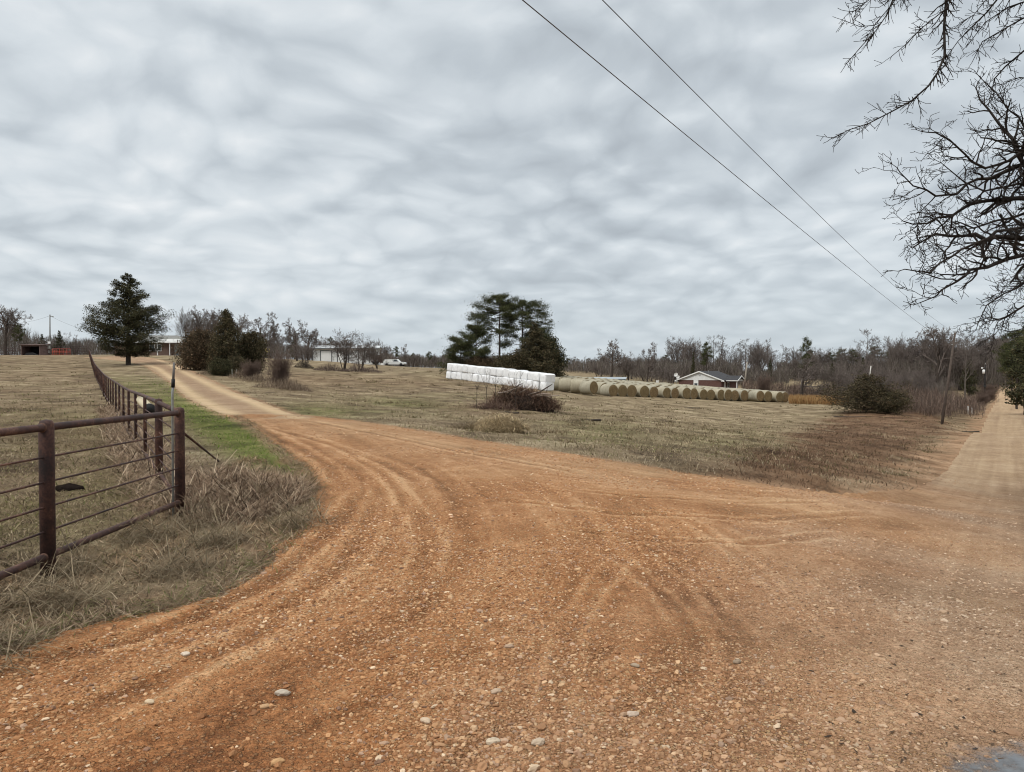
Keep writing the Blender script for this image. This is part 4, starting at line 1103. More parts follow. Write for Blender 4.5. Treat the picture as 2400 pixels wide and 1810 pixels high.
PROT = {'spread': [bare_proto(s, 10, .34, SPREAD, lean=.06, mats=(M_bark_d, M_twig)) for s in (1, 2, 3)],
        'tall': [bare_proto(s, 14, .17, TALL, lean=.03) for s in (4, 5, 6, 7)],
        'broom': [bare_proto(s, 9, .16, BROOM, 1, .04) for s in (8, 9)],
        'multi': [bare_proto(s, 7, .09, dict(SPREAD, trunk=.75, stem_lean=.45, kids=[7, 6, 5, 3], rmin=.014), 6, mats=(M_bark_d, M_twig)) for s in (10, 11, 15)],
        'shrub': [bare_proto(s, 3, .02, SHRUB, 38, mats=(M_twig_r, M_twig_r)) for s in (12, 13)]}
def spawn(parts, name, label, cat, loc, scale, rot=None, group=None):
    th = thing(name, label, cat, loc, random.uniform(0, 2 * PI) if rot is None else rot, group, scale)
    for nm, me in parts: link(nm, me, th)
    return th
def hgt(u, v, d): return Z(v, d) - Hs(X(u, d), d)
def bare(kind, u, v, d, label, group=None, wide=1.0, idx=None, name='bare_tree', rot=None, cat='tree'):
    pr = PROT[kind]; parts, zm = pr[random.randrange(len(pr)) if idx is None else idx]
    h = hgt(u, v, d); s = h / zm
    return spawn(parts, name, label, cat, base(u, d), (s * wide, s * wide, s), rot, group)

# ------------------------------------------------------------------ evergreen foliage
def leafmesh(name, C, S, cols, flat=.5, mat=None, pal_p=None, var=.35):
    """many small leaf sprays: centres C, sizes S"""
    n = len(C)
    a = rng.normal(0, 1, (n, 3)); a[:, 2] *= flat; a /= np.linalg.norm(a, axis=1, keepdims=True)
    b_ = rng.normal(0, 1, (n, 3)); b_ -= a * (a * b_).sum(1, keepdims=True); b_ /= np.linalg.norm(b_, axis=1, keepdims=True)
    L = S[:, None] * rng.uniform(.7, 1.3, (n, 1)); W = L * rng.uniform(.35, .6, (n, 1))
    V = np.stack([C - a * L * .5, C + b_ * W * .5, C + a * L * .6, C - b_ * W * .5], 1)
    col_ = pal(n, cols, pal_p, var)
    return mesh(name, V.reshape(-1, 3), np.arange(n * 4).reshape(-1, 4), mat or M_leaf, False, np.repeat(col_, 4, 0))
CEDAR = [(.044, .047, .022), (.066, .064, .030), (.026, .028, .015), (.090, .076, .038)]
OLIVE = [(.062, .056, .028), (.088, .072, .037), (.038, .036, .019), (.108, .080, .046)]
RUSTY = [(.098, .066, .039), (.070, .052, .030), (.13, .087, .054), (.044, .037, .021)]
PINE = [(.052, .060, .024), (.080, .086, .034), (.032, .036, .017), (.108, .108, .047)]
def cedar_proto(seed, H_, W_, cols, nb=150, per=210, prof=None, clear=.10, size=.16, layered=True, rough=.25, trunk_r=.18, clump=.45, spread=1.0):
    rg = random.Random(seed); sg = Seg(); C_, S_ = [], []
    prof = prof or (lambda t_: (1 - t_) ** .8 * (.55 + .45 * min(1, t_ * 5)))
    zt = 0
    for i in range(12):
        z1 = H_ * (i + 1) / 12 * .97
        sg.add((0, 0, zt - (.3 if i == 0 else 0)), (rg.gauss(0, .02), rg.gauss(0, .02), z1), trunk_r * (1 - i / 12.5), trunk_r * (1 - (i + 1) / 12.5)); zt = z1
    sb = Seg()
    for i in range(nb):
        t_ = (i + rg.random()) / nb
        z = H_ * (clear + (1 - clear) * t_)
        L = W_ / 2 * prof(t_) * rg.uniform(1 - rough * 1.6, 1 + rough)
        if L < .15: L = .15
        az = rg.uniform(0, 2 * PI); up = rg.uniform(-.05, .32) + .25 * t_
        pts = []
        for s in range(5):
            f = s / 4; pts.append((math.sin(az) * L * f, math.cos(az) * L * f, z + L * up * f + L * .10 * f * f - L * .06 * f))
            az += rg.gauss(0, .06)
        for s in range(4): sb.add(pts[s], pts[s + 1], .035 * (1 - s / 4.5) * (L / 3 + .3), .035 * (1 - (s + 1) / 4.5) * (L / 3 + .3))
        n = max(14, int(per * (L / (W_ / 2)) ** 1.2))
        f = rng.beta(2.2, 1.1, n); ptsA = np.array(pts)
        ctr = np.stack([np.interp(f, np.linspace(0, 1, 5), ptsA[:, q]) for q in range(3)], 1)
        sprd = ((.10 + .16 * f * (1.15 - f)) * L + .12) * spread
        # sprays gather in clumps along the branch
        kcl = max(3, int(L * 2.2)); cc = rng.random(kcl); near_ = cc[np.argmin(np.abs(f[:, None] - cc[None]), 1)]
        ctr += (np.stack([np.interp(near_, np.linspace(0, 1, 5), ptsA[:, q]) for q in range(3)], 1) - ctr) * clump
        jit = np.clip(rng.normal(0, 1, (n, 3)), -1.7, 1.7) * sprd[:, None] * np.array([.8, .8, .55 if layered else .8])
        C_.append(ctr + jit); S_.append(rng.uniform(.7, 1.4, n) * size)
    sg.a += sb.a; sg.b += sb.b; sg.ra += sb.ra; sg.rb += sb.rb
    tr = sg.mesh('evergreen_trunk', M_bark_d); C_ = np.vstack(C_); S_ = np.concatenate(S_)
    cr = leafmesh('evergreen_crown', C_, S_, cols, .45 if layered else .9)
    return [('trunk', tr), ('crown', cr)], H_
def pine_proto(seed, H_, spec, cols=PINE, trunk_r=.2, lean=(0, 0), tuft=.68, per=130):
    """spec: (height, azimuth deg, length, rise, tufts) limbs, foliage held in puffs at the limb ends"""
    rg = random.Random(seed); sg = Seg(); sb = Seg(); C_, S_ = [], []; z0 = -.3; p = (0, 0)
    for i in range(14):
        z1 = H_ * (i + 1) / 14 * .96; q = (lean[0] * z1 / H_ + rg.gauss(0, .03), lean[1] * z1 / H_ + rg.gauss(0, .03))
        sg.add((p[0], p[1], z0), (q[0], q[1], z1), trunk_r * (1 - .72 * i / 14), trunk_r * (1 - .72 * (i + 1) / 14)); z0 = z1; p = q
    for (h, az, L, rise, nt_) in spec:
        a = R(az); x0, y0 = lean[0] * h / H_, lean[1] * h / H_; pts = []
        for s in range(6):
            f = s / 5; a2 = a + rg.gauss(0, .07)
            pts.append((x0 + math.sin(a2) * L * f, y0 + math.cos(a2) * L * f, h + rise * L * (f ** 1.4) + rg.gauss(0, .04) * L))
        for s in range(5): sb.add(pts[s], pts[s + 1], .055 * (1 - s / 5.5) * (.5 + L / 6), .055 * (1 - (s + 1) / 5.5) * (.5 + L / 6))
        ptsA = np.array(pts)
        for k_ in range(nt_):
            f = .35 + .65 * rg.random() ** .7 if L > .8 else rg.random()
            c_ = np.array([np.interp(f, np.linspace(0, 1, 6), ptsA[:, q]) for q in range(3)])
            off_ = np.array([rg.gauss(0, .22), rg.gauss(0, .22), rg.uniform(-.10, .30)]) * L * .6
            e = c_ + off_ + np.array([0, 0, .1])
            sb.add(tuple(c_), tuple(e), .016, .010)
            v = rng.normal(0, 1, (per, 3)); v /= np.linalg.norm(v, axis=1, keepdims=True); v[:, 2] *= rg.uniform(.45, .9); v += np.array([math.sin(a), math.cos(a), .25]) * rng.normal(0, .55, (per, 1)); tf = tuft * rg.uniform(.5, 1.25)
            C_.append(e + v * tf * rng.uniform(.1, 1, (per, 1)) ** .6); S_.append(rng.uniform(.7, 1.4, per) * .125)
    sg.a += sb.a; sg.b += sb.b; sg.ra += sb.ra; sg.rb += sb.rb
    return [('trunk', sg.mesh('pine_trunk', M_bark_d)),
            ('crown', leafmesh('pine_crown', np.vstack(C_), np.concatenate(S_), cols, .9))], H_
def rspec(seed, H_, h0, n, Lmax, nt_=5, prof=None):
    rg = random.Random(seed); out_ = []
    for i in range(n):
        f = (i + rg.random()) / n; L = Lmax * (prof(f) if prof else math.sin(PI * (.22 + .78 * f)) ** .7) * rg.uniform(.6, 1.05)
        out_.append((H_ * (h0 + (1 - h0) * f * .97), rg.uniform(0, 360), max(.3, L), rg.uniform(-.02, .45), max(2, int(nt_ * (L / Lmax + .25)))))
    return out_
PROT['pine'] = [pine_proto(s, 12, rspec(s, 12, .45, 26, 3.0, 7), trunk_r=.17) for s in (21, 22, 23)]
PROT['conifer'] = [cedar_proto(s, 7, 3.6, CEDAR, 110, 120, layered=True, size=.18) for s in (24, 25)]

# ---- the single cedar by the drive
d = 97
hh = hgt(301, 642, d)
pr, zm = cedar_proto(31, 12.6, 10.2, CEDAR, 230, 640, prof=lambda t_: (np.interp(t_, [0, .08, .16, .28, .43, .56, .70, .84, .97, 1], [.52, .64, .80, 1.0, .90, .69, .47, .27, .09, .02])), clear=.085, size=.15, rough=.30, trunk_r=.33, clump=.74, spread=.62)
spawn(pr, 'cedar_tree', 'tall dark cedar standing alone between the pipe fence and the driveway', 'tree', base(301, d), (hh / zm,) * 3, 0)
# ---- evergreen thicket right of the drive
def ever(pr, u, v, d, label, wide=1.0, name='cedar_tree', group=None, rot=None):
    parts, zm = pr; h = hgt(u, v, d); s = h / zm
    return spawn(parts, name, label, 'tree', base(u, d), (s * wide, s * wide, s), rot, group)
cone = lambda t_: (1 - t_) ** .75 * (.7 + .3 * min(1, t_ * 4)) + .03
dome = lambda t_: np.sqrt(np.clip(1 - (t_ * .98) ** 2, 0, 1)) * (.75 + .25 * min(1, t_ * 5))
ever(cedar_proto(33, 7, 4.8, OLIVE, 170, 260, cone, .02, .17, False, .22, .14), 531, 728, 77, 'tall pointed dark conifer in the thicket beside the driveway', .92)
ever(cedar_proto(34, 4, 5.2, RUSTY, 130, 280, dome, .02, .16, False, .2, .10), 472, 783, 84, 'broad rusty brown cedar left of the tall pointed conifer', 1.0)
ever(cedar_proto(35, 4, 4.6, RUSTY, 120, 260, dome, .02, .16, False, .2, .10), 455, 790, 92, 'rusty brown cedar just right of the porch of the far house', .62)
ever(cedar_proto(36, 4, 4.2, OLIVE, 120, 260, dome, .02, .16, False, .2, .10), 588, 785, 80, 'dull olive cedar with a ragged top right of the pointed conifer', .85)
ever(cedar_proto(37, 2.2, 3.6, CEDAR, 90, 200, dome, .01, .14, False, .2, .06), 518, 846, 72, 'low dark green cedar bush at the foot of the pointed conifer', 1.0, 'cedar_bush')
ever(cedar_proto(38, 2.2, 3.2, OLIVE, 80, 200, dome, .01, .14, False, .2, .06), 556, 842, 75, 'low olive cedar bush behind two leaning posts', 1.0, 'cedar_bush')
bare('shrub', 590, 838, 66, 'grey brown leafless bush at the right edge of the cedar thicket', wide=1.0, name='bare_shrub', cat='bush')
bare('shrub', 655, 812, 53, 'leafless dark bush standing alone beside the driveway', wide=.62, name='bare_shrub', idx=0, cat='bush')
for u, lean_, lb in ((545, .05, 'pale weathered fence post leaning left at the thicket foot'), (551, -.16, 'pale weathered fence post leaning right at the thicket foot')):
    q = base(u, 69)
    o = MB().tube([(0, 0, -.2), (-lean_, 0, .75)], [.05, .045], 8).build('wooden_post', simple('grey_wood', (.20, .20, .17), .9)); o.location = q
    tag(o, lb, 'post')
def mound(u, d, w, dp_, h, n, label, cols, lr=(.25, .7), tilt=(.0, 1.2)):
    q = base(u, d); a = rng.uniform(0, 2 * PI, n); rr = rng.random(n) ** .6
    x = np.sin(a) * rr * w / 2; y = np.cos(a) * rr * dp_ / 2
    top = h * np.clip(1 - rr ** 2, .12, 1) * np.clip(1 + 1.1 * fbm(x * 1.1 + u, y * 1.1, 93, 3), .3, 1.6)
    z = H(x + q[0], y + q[1]) - q[2] + top * rng.random(n) * .7
    V, qd, T, m = ribbons(np.stack([x, y, z], 1), rng.uniform(*lr, n) * np.clip(top / h, .5, 1.2), d * .00028 * rng.uniform(.6, 1.6, n), rng.uniform(0, 2 * PI, n), rng.uniform(*tilt, n), rng.uniform(-.2, 1.0, n), 3)
    o = link('weed_mound', mesh('weed_mound', V, [qd, T], M_blade, False, np.repeat(pal(n, cols, None, .35), m, 0))); o.location = q
    return tag(o, label, 'weeds')
WM = [(.24, .18, .13), (.17, .125, .09), (.32, .25, .18), (.11, .08, .06)]
WP = [(.15, .11, .095), (.11, .08, .068), (.20, .15, .13), (.075, .055, .045)]
mound(662, 51, 4.2, 2.6, .9, 1800, 'pale brown weeds heaped round the foot of the lone bush', WM)
mound(690, 50, 2.6, 1.6, .55, 800, 'low pale weeds trailing right from the lone bush', WM)
mound(608, 62, 3.0, 2.0, .8, 1000, 'brown weeds between the cedar thicket and the lone bush', WM)
mound(575, 67, 3.2, 2.0, .9, 1000, 'brown weeds along the right foot of the cedar thicket', WM)
mound(500, 73, 3.6, 1.8, .5, 900, 'grey brown weeds along the drive at the left foot of the cedar thicket', WM)
mound(775, 100, 5.0, 3.0, 1.0, 1300, 'low brown scrub on the left side of the many stemmed shed tree', WP)
mound(846, 100, 6.0, 3.0, 1.3, 1700, 'low purple brown scrub under the reddish thicket tree', WP)
mound(712, 106, 3.0, 2.0, 1.1, 900, 'dark scrub round the stems of the tree left of the shed', [(.06, .05, .042), (.085, .07, .055)])
# ---- trees behind the left house and along the drive
bare('broom', 437, 718, 152, 'fan shaped bare tree rising behind the porch of the far house', wide=.8, idx=0)
bare('spread', 478, 716, 150, 'bare oak showing just left of the pointed conifer', wide=.75, idx=0)
bare('spread', 560, 733, 140, 'bare tree just right behind the pointed conifer', wide=.7, idx=1)
bare('spread', 603, 729, 118, 'large bare spreading tree right of the cedar thicket', wide=.80, idx=2)
bare('spread', 505, 722, 142, 'dark bare oak rising directly behind the pointed conifer', wide=.85, idx=1)
bare('spread', 452, 728, 160, 'second bare tree between the porch and the pointed conifer', wide=.9, idx=2)
bare('spread', 632, 748, 150, 'bare tree on the right shoulder of the large spreading tree', wide=.8, idx=0)
bare('spread', 697, 743, 135, 'bare spreading tree left of the white shed', wide=.72, idx=0)
bare('spread', 722, 765, 150, 'smaller bare tree leaning over the end of the white shed', wide=.8, idx=1)
bare('multi', 716, 792, 108, 'low many stemmed bare tree with a dark base left of the white shed', wide=1.05, idx=0)
bare('multi', 806, 768, 104, 'many stemmed bare tree in front of the white shed', wide=1.05, idx=1)
bare('multi', 846, 783, 106, 'reddish bare thicket tree right of the white shed doors', wide=1.0, idx=2)
bare('multi', 884, 800, 118, 'small bare tree just left of the pickup truck', wide=.9, idx=0)
bare('spread', 950, 806, 230, 'thin bare tree beyond the pickup truck', wide=.6, idx=2)
ever((PROT['pine'][0]), 928, 812, 200, 'small dark pine just behind the pickup truck', .8, 'pine_tree')
ever((PROT['pine'][1]), 1006, 824, 215, 'dark pine alone in the far field left of the pine clump', .9, 'pine_tree')
ever((PROT['conifer'][0]), 690, 788, 175, 'olive conifer behind the bare trees left of the shed', .9, 'cedar_tree')
ever((PROT['pine'][2]), 776, 790, 185, 'dark pine top showing over the white shed roof', .6, 'pine_tree')
# ---- left edge
bare('spread', 14, 712, 190, 'big bare tree at the left edge behind the corral', wide=.85, idx=1)
ever(PROT['pine'][1], 46, 762, 188, 'ragged dark pine beside the big bare tree at the left edge', .75, 'pine_tree')

# ---- the pine clump behind the white bales
dp = 106
def pc_spec(rows): return [(h, a, L, r_, n) for (h, a, L, r_, n) in rows]
def zrel(u, v, d): return Z(v, d) - Hs(X(u, d), d)
hb = zrel(1171, 697, dp)
rows = [(.97, 0, .8, .5, 5), (.96, 120, .9, .4, 6), (.95, 240, .9, .4, 6), (.91, 270, 1.9, .3, 9), (.90, 90, 1.9, .3, 9), (.88, 180, 1.6, .3, 7), (.87, 20, 1.6, .3, 7), (.82, 262, 3.0, .15, 14), (.83, 80, 2.6, .2, 12), (.80, 160, 2.2, .2, 8), (.79, 330, 2.2, .15, 8),
        (.76, 285, 3.4, .05, 15), (.74, 265, 3.6, -.05, 13), (.72, 95, 2.2, .1, 9), (.66, 262, 2.6, .05, 9), (.60, 275, 3.2, -.05, 15), (.58, 255, 3.6, -.12, 14), (.56, 90, 1.6, 0, 6), (.54, 180, 2.0, 0, 8), (.40, 95, 1.2, -.1, 4)]
spawn(*[pine_proto(41, hb, [(h * hb, a, L * 1.18, r_, int(n * 1.35)) for h, a, L, r_, n in rows] + rspec(141, hb, .68, 9, 2.6, 7), trunk_r=.21, per=125)[0]], 'pine_tree', 'tallest pine with a clean dark trunk in the clump behind the white bales', 'tree', base(1171, dp), (1, 1, 1), 0)
hb2 = zrel(1222, 711, dp + 2)
rows2 = [(.98, 0, .9, .4, 6), (.97, 180, .9, .4, 6), (.93, 80, 1.8, .3, 10), (.92, 270, 1.8, .3, 10), (.88, 95, 2.6, .2, 14), (.86, 265, 2.6, .2, 13), (.84, 10, 2.2, .2, 9), (.80, 85, 3.0, .1, 15), (.78, 180, 2.4, .1, 9), (.77, 270, 2.6, .1, 12), (.70, 92, 3.0, .05, 13), (.66, 268, 2.6, .05, 11), (.60, 90, 3.2, 0, 13), (.56, 270, 2.6, 0, 10), (.48, 100, 3.2, 0, 11), (.44, 260, 2.8, 0, 10), (.36, 80, 3.4, 0, 10)]
spawn(*[pine_proto(42, hb2, [(h * hb2, a, L * 1.25, r_, int(n * 1.5)) for h, a, L, r_, n in rows2] + rspec(142, hb2, .45, 15, 3.2, 9), trunk_r=.19, per=125)[0]], 'pine_tree', 'round topped pine just right of the tallest pine', 'tree', base(1224, dp + 2), (1, 1, 1), 0)
hb3 = zrel(1116, 763, dp - 2)
spawn(*[pine_proto(43, hb3, rspec(43, hb3, .30, 24, 3.0, 10), trunk_r=.14, per=110)[0]], 'pine_tree', 'middle sized pine left of the tallest pine in the clump', 'tree', base(1116, dp - 2), (1, 1, 1), 0)
hb4 = zrel(1078, 790, dp - 3)
spawn(*[pine_proto(44, hb4, rspec(44, hb4, .06, 30, 3.1, 10, lambda f: 1.05 - .6 * f), trunk_r=.12, per=110)[0]], 'pine_tree', 'low bushy pine at the left end of the pine clump', 'tree', base(1080, dp - 3), (1, 1, 1), 0)
ever(cedar_proto(45, 8, 7.0, OLIVE, 190, 330, lambda t_: np.interp(t_, [0, .2, .45, .7, 1], [1, .92, .66, .36, .05]), .02, .18, True, .34, .2, .65, .75), 1252, 756, 102, 'broad dark brown green cedar at the right of the pine clump', 1.0, 'cedar_tree')
ever(cedar_proto(46, 5, 5.2, CEDAR, 130, 280, dome, .02, .2, False, .25, .14), 1282, 800, 105, 'dark cedar bush at the right foot of the pine clump', .8, 'cedar_bush')
ever(cedar_proto(47, 3, 6.0, OLIVE, 90, 240, dome, .02, .2, False, .25, .1), 1212, 838, 101, 'low olive evergreen behind the middle of the white bales', 1.0, 'cedar_bush')
ever(cedar_proto(48, 3, 6.0, RUSTY, 90, 200, dome, .02, .2, False, .25, .1), 1130, 842, 103, 'low rusty evergreen behind the left half of the white bales', 1.0, 'cedar_bush')

hb7 = zrel(1262, 770, dp + 1)
spawn(*[pine_proto(50, hb7, rspec(50, hb7, .10, 36, 3.6, 11, lambda f: 1.1 - .75 * f), trunk_r=.15, per=110)[0]], 'pine_tree', 'ragged pine at the right shoulder of the pine clump', 'tree', base(1262, dp + 1), (1, 1, 1), 0)

# ---- trees on the right half
bare('spread', 1432, 792, 150, 'wide bare oak standing behind the left part of the hay bales', wide=.9, idx=0)
bare('spread', 1516, 800, 152, 'narrower bare oak behind the middle of the hay bales', wide=.62, idx=2)
bare('multi', 1474, 822, 158, 'dark tangled bare tree between the two oaks behind the bales', wide=1.1, idx=0)
ever(PROT['pine'][0], 1656, 802, 200, 'dark pine above the ridge of the white gabled house', .62, 'pine_tree')
ever(PROT['conifer'][1], 1625, 826, 190, 'slim dark conifer above the left slope of the white gabled house', .38, 'cedar_tree')
ever(PROT['conifer'][0], 1805, 842, 205, 'dark pointed conifer behind the round shrub', .6, 'cedar_tree')
bare('shrub', 1790, 868, 126, 'rounded leafless shrub right of the leaning pale pole', wide=.62, idx=0, name='bare_shrub', cat='bush')
bare('spread', 1876, 818, 119, 'gnarled bare tree with a twisted trunk past the end of the bales', wide=.95, idx=2)
ever(PROT['pine'][2], 1890, 792, 150, 'dark pine top rising above the gnarled bare tree', .55, 'pine_tree')
ever(PROT['conifer'][1], 1950, 852, 222, 'dark rounded conifer at the edge of the far tan field', 1.1, 'cedar_tree')
bare('tall', 2030, 769, 142, 'slender bare tree standing above the dark roadside bush', wide=1.1, idx=1)
bare('tall', 2062, 786, 150, 'bare tree just right of the slender one', wide=.9, idx=2)
ever(PROT['conifer'][0], 2022, 838, 138, 'ragged dark cedar at the foot of the slender bare tree', .6, 'cedar_tree')
ever(cedar_proto(51, 3.6, 6.6, [(.060, .052, .026), (.085, .066, .036), (.040, .035, .019), (.10, .072, .045)], 130, 230, lambda t_: np.interp(t_, [0, .2, .42, .65, .85, 1], [.78, 1, .86, .52, .30, .1]), .03, .14, True, .40, .1, .62, .9), 2030, 880, 80, 'big dull green bush spreading at the edge of the field near the ditch', 1.0, 'cedar_bush')
ever(cedar_proto(52, 2.2, 4.0, OLIVE, 80, 200, dome, .02, .13, True, .35, .06, .6, .9), 2082, 922, 79, 'low green skirt bush at the right foot of the dull green bush', 1.0, 'cedar_bush')
bare('multi', 2050, 838, 86, 'bare branches sticking up behind the dull green bush', wide=.8, idx=0, name='bare_shrub', cat='bush')
bare('spread', 2195, 755, 148, 'dark forked bare tree behind the utility pole', wide=.62, idx=1)
bare('tall', 2262, 760, 160, 'tall bare tree between the utility pole and the road', wide=.9, idx=0)
ever(PROT['conifer'][1], 2272, 844, 175, 'dark conifer at the edge of the tan field beside the road', 1.0, 'cedar_tree')
bare('multi', 2128, 856, 112, 'leaning bare bush between the dull green bush and the utility pole', wide=1.0, idx=1, name='bare_shrub', cat='bush')
bare('multi', 2172, 850, 118, 'twiggy bare bush behind the utility pole base', wide=1.0, idx=2, name='bare_shrub', cat='bush')
for i, (u, v, d_) in enumerate(((2384, 775, 120), (2405, 762, 100), (2425, 756, 135), (2440, 740, 90), (2372, 800, 170), (2390, 790, 210), (2460, 745, 80))):
    ever(PROT['conifer' if i % 2 else 'pine'][i % 2], u, v, d_, ['dark evergreen nearest the road on its right side', 'dark pine half hidden at the right edge of the picture', 'dark evergreen behind the ones at the right edge', 'near dark evergreen right of the road', 'farther dark pine on the right of the road', 'small far evergreen on the right of the road', 'dark pine right of the road, almost out of the picture'][i], 1.0, 'roadside_pine')
for i, (u, v, d_) in enumerate(((2312, 905, 165), (2322, 898, 200), (2333, 893, 250), (2300, 918, 140))):
    bare('shrub', u, v, d_, ['dark scrub behind the transformer pole', 'scrub between the two far poles by the road', 'scrub beside the farthest pole', 'dark scrub left of the road near the marker posts'][i], wide=1.3, idx=i % 2, name='bare_shrub', cat='bush')

# ---- woods: belts of single trees
def belt(n, u0, u1, v0, v1, d0, d1, kinds, label, group, wide=(.8, 1.2), name='bare_tree'):
    for i in range(n):
        u = u0 + (u1 - u0) * (i + random.random()) / n; v = random.uniform(v0, v1); d_ = random.uniform(d0, d1)
        bare(random.choice(kinds), u, v, d_, label, group, random.uniform(*wide), name=name)
belt(13, 58, 212, 776, 800, 230, 300, ['spread', 'tall', 'tall'], 'grey bare tree in the distant row behind the corral and power pole', 'distant bare trees at the left')
belt(9, 455, 700, 770, 800, 175, 230, ['spread', 'tall', 'broom'], 'bare tree in the row behind the cedar thicket and shed', 'bare trees behind the thicket')
belt(12, 720, 910, 788, 815, 175, 240, ['spread', 'broom', 'tall'], 'bare tree in the row behind the white shed', 'bare trees behind the shed')
belt(26, 880, 1075, 826, 838, 300, 380, ['spread', 'tall', 'broom'], 'tiny grey bare tree in the far wood left of the pine clump', 'far wood left of the pines')
belt(26, 1285, 1580, 826, 842, 250, 330, ['spread', 'tall', 'broom'], 'grey bare tree in the wood behind the hay bales', 'wood behind the bales')
belt(8, 1375, 1600, 838, 852, 165, 200, ['multi', 'spread'], 'low tangled bare tree just behind the hay bales', 'scrub trees behind the bales')
belt(24, 1560, 1815, 783, 822, 215, 270, ['tall', 'tall', 'broom'], 'tall slim bare tree in the wood behind the gabled house', 'tall wood behind the house', (.9, 1.3))
belt(34, 1815, 2140, 806, 832, 255, 330, ['tall', 'tall', 'broom'], 'slim bare tree in the long wood beyond the tan field', 'long wood beyond the field', (1.0, 1.5))
belt(36, 2090, 2365, 772, 815, 215, 300, ['tall', 'tall', 'spread', 'broom'], 'bare tree in the dense wood behind the utility pole', 'dense wood by the road', (1.0, 1.5))
belt(10, 1950, 2200, 842, 872, 120, 165, ['multi', 'broom'], 'low bare tree in the hedge along the far side of the field', 'hedge trees along the field')
for i, (u, v) in enumerate(((905, 830), (968, 828), (1040, 831), (1318, 838), (1345, 842), (1380, 840), (1560, 832))):
    ever(PROT['pine'][i % 3], u, v, 320 + 7 * i, 'small dark pine in the far wood', 1.0, 'pine_tree', 'far dark pines')
for i, (u, v) in enumerate(((1945, 826), (1972, 818), (1996, 820), (2050, 812), (2088, 816), (2110, 826), (1920, 832))):
    ever(PROT['pine'][i % 3], u, v, 300 + 9 * i, 'dark pine top in the long wood beyond the tan field', 1.0, 'pine_tree', 'pines in the long wood')
for i, (u, v) in enumerate(((2328, 800), (2345, 795), (2358, 786), (2338, 812))):
    ever(PROT['pine'][i % 3], u, v, 400 + 12 * i, 'dark pine where the road goes over the far rise', 1.1, 'pine_tree', 'pines at the end of the road')
for i, (u, v) in enumerate(((140, 776), (100, 784))):
    ever(PROT['conifer'][i % 2], u, v, 240 + 9 * i, 'dark evergreen in the distant row behind the corral', 1.0, 'cedar_tree', 'evergreens behind the corral')

# undergrowth that fills the woods: countless fine stems
def thicket(name, rows, n, label, cols, hvar=(.2, .8), lay=.6):
    tot = sum((b_ - a) for a, b_, *_ in rows); P_, L_, W_ = [], [], []
    for (u0, u1, v0, v1, d0, d1) in rows:
        m = int(n * (u1 - u0) / tot); u = rng.uniform(u0, u1, m); d_ = rng.uniform(d0, d1, m); x = X(u, d_); z = H(x, d_)
        top = np.maximum(.8, Z(v0 + (v1 - v0) * (u - u0) / (u1 - u0), d_) - z) * np.clip(1 + 1.1 * fbm(u * .045, d_ * .03, 71, 4), .25, 1.6)
        st = top * rng.random(m) ** 1.1 * .85
        P_.append(np.stack([x, d_, z + st], 1)); L_.append(np.minimum(top * rng.uniform(*hvar, m), top - st + .4) * .9 + .25); W_.append(d_ * .00032 * rng.uniform(.6, 1.6, m))
    P_ = np.vstack(P_); m = len(P_)
    return blade_obj(name, P_, np.concatenate(L_), np.concatenate(W_), rng.uniform(0, 2 * PI, m), np.abs(rng.normal(0, lay, m)), rng.uniform(-.3, .5, m), pal(m, cols, None, .3), 2, label, 'thicket', M_brush)
M_brush = colmat('brush_stems', .95, .1)
BCOL = [(.135, .112, .10), (.10, .082, .072), (.175, .148, .132), (.075, .062, .053), (.11, .10, .075)]
thicket('left_undergrowth', [(-20, 70, 770, 775, 195, 240), (60, 215, 792, 800, 235, 290), (215, 330, 800, 806, 200, 260), (420, 640, 806, 808, 165, 230), (620, 760, 806, 812, 160, 220), (760, 920, 812, 826, 170, 240)], 26000, 'grey brown undergrowth in the woods at the left', BCOL)
thicket('far_undergrowth', [(860, 1080, 836, 834, 300, 380), (1080, 1300, 836, 842, 280, 340), (1280, 1420, 850, 850, 230, 310), (1400, 1580, 850, 845, 165, 280)], 32000, 'grey brown undergrowth of the far wood and behind the bales', BCOL)
thicket('right_undergrowth', [(1560, 1740, 845, 845, 200, 260), (1720, 1850, 866, 868, 195, 260), (1820, 2150, 850, 848, 250, 320), (2080, 2370, 842, 840, 215, 300), (1960, 2210, 884, 890, 125, 175)], 66000, 'grey brown undergrowth of the woods at the right', BCOL)
thicket('low_scrub', [(1850, 2020, 908, 914, 122, 140), (1740, 1880, 896, 904, 128, 150), (2040, 2230, 934, 944, 82, 98), (2200, 2310, 935, 950, 90, 140), (2070, 2290, 920, 928, 88, 125), (2090, 2200, 905, 915, 100, 125)], 26000, 'low purple brown scrub along the field edge and ditch', [(.15, .105, .085), (.115, .082, .066), (.20, .145, .115), (.08, .062, .048)], lay=1.0)

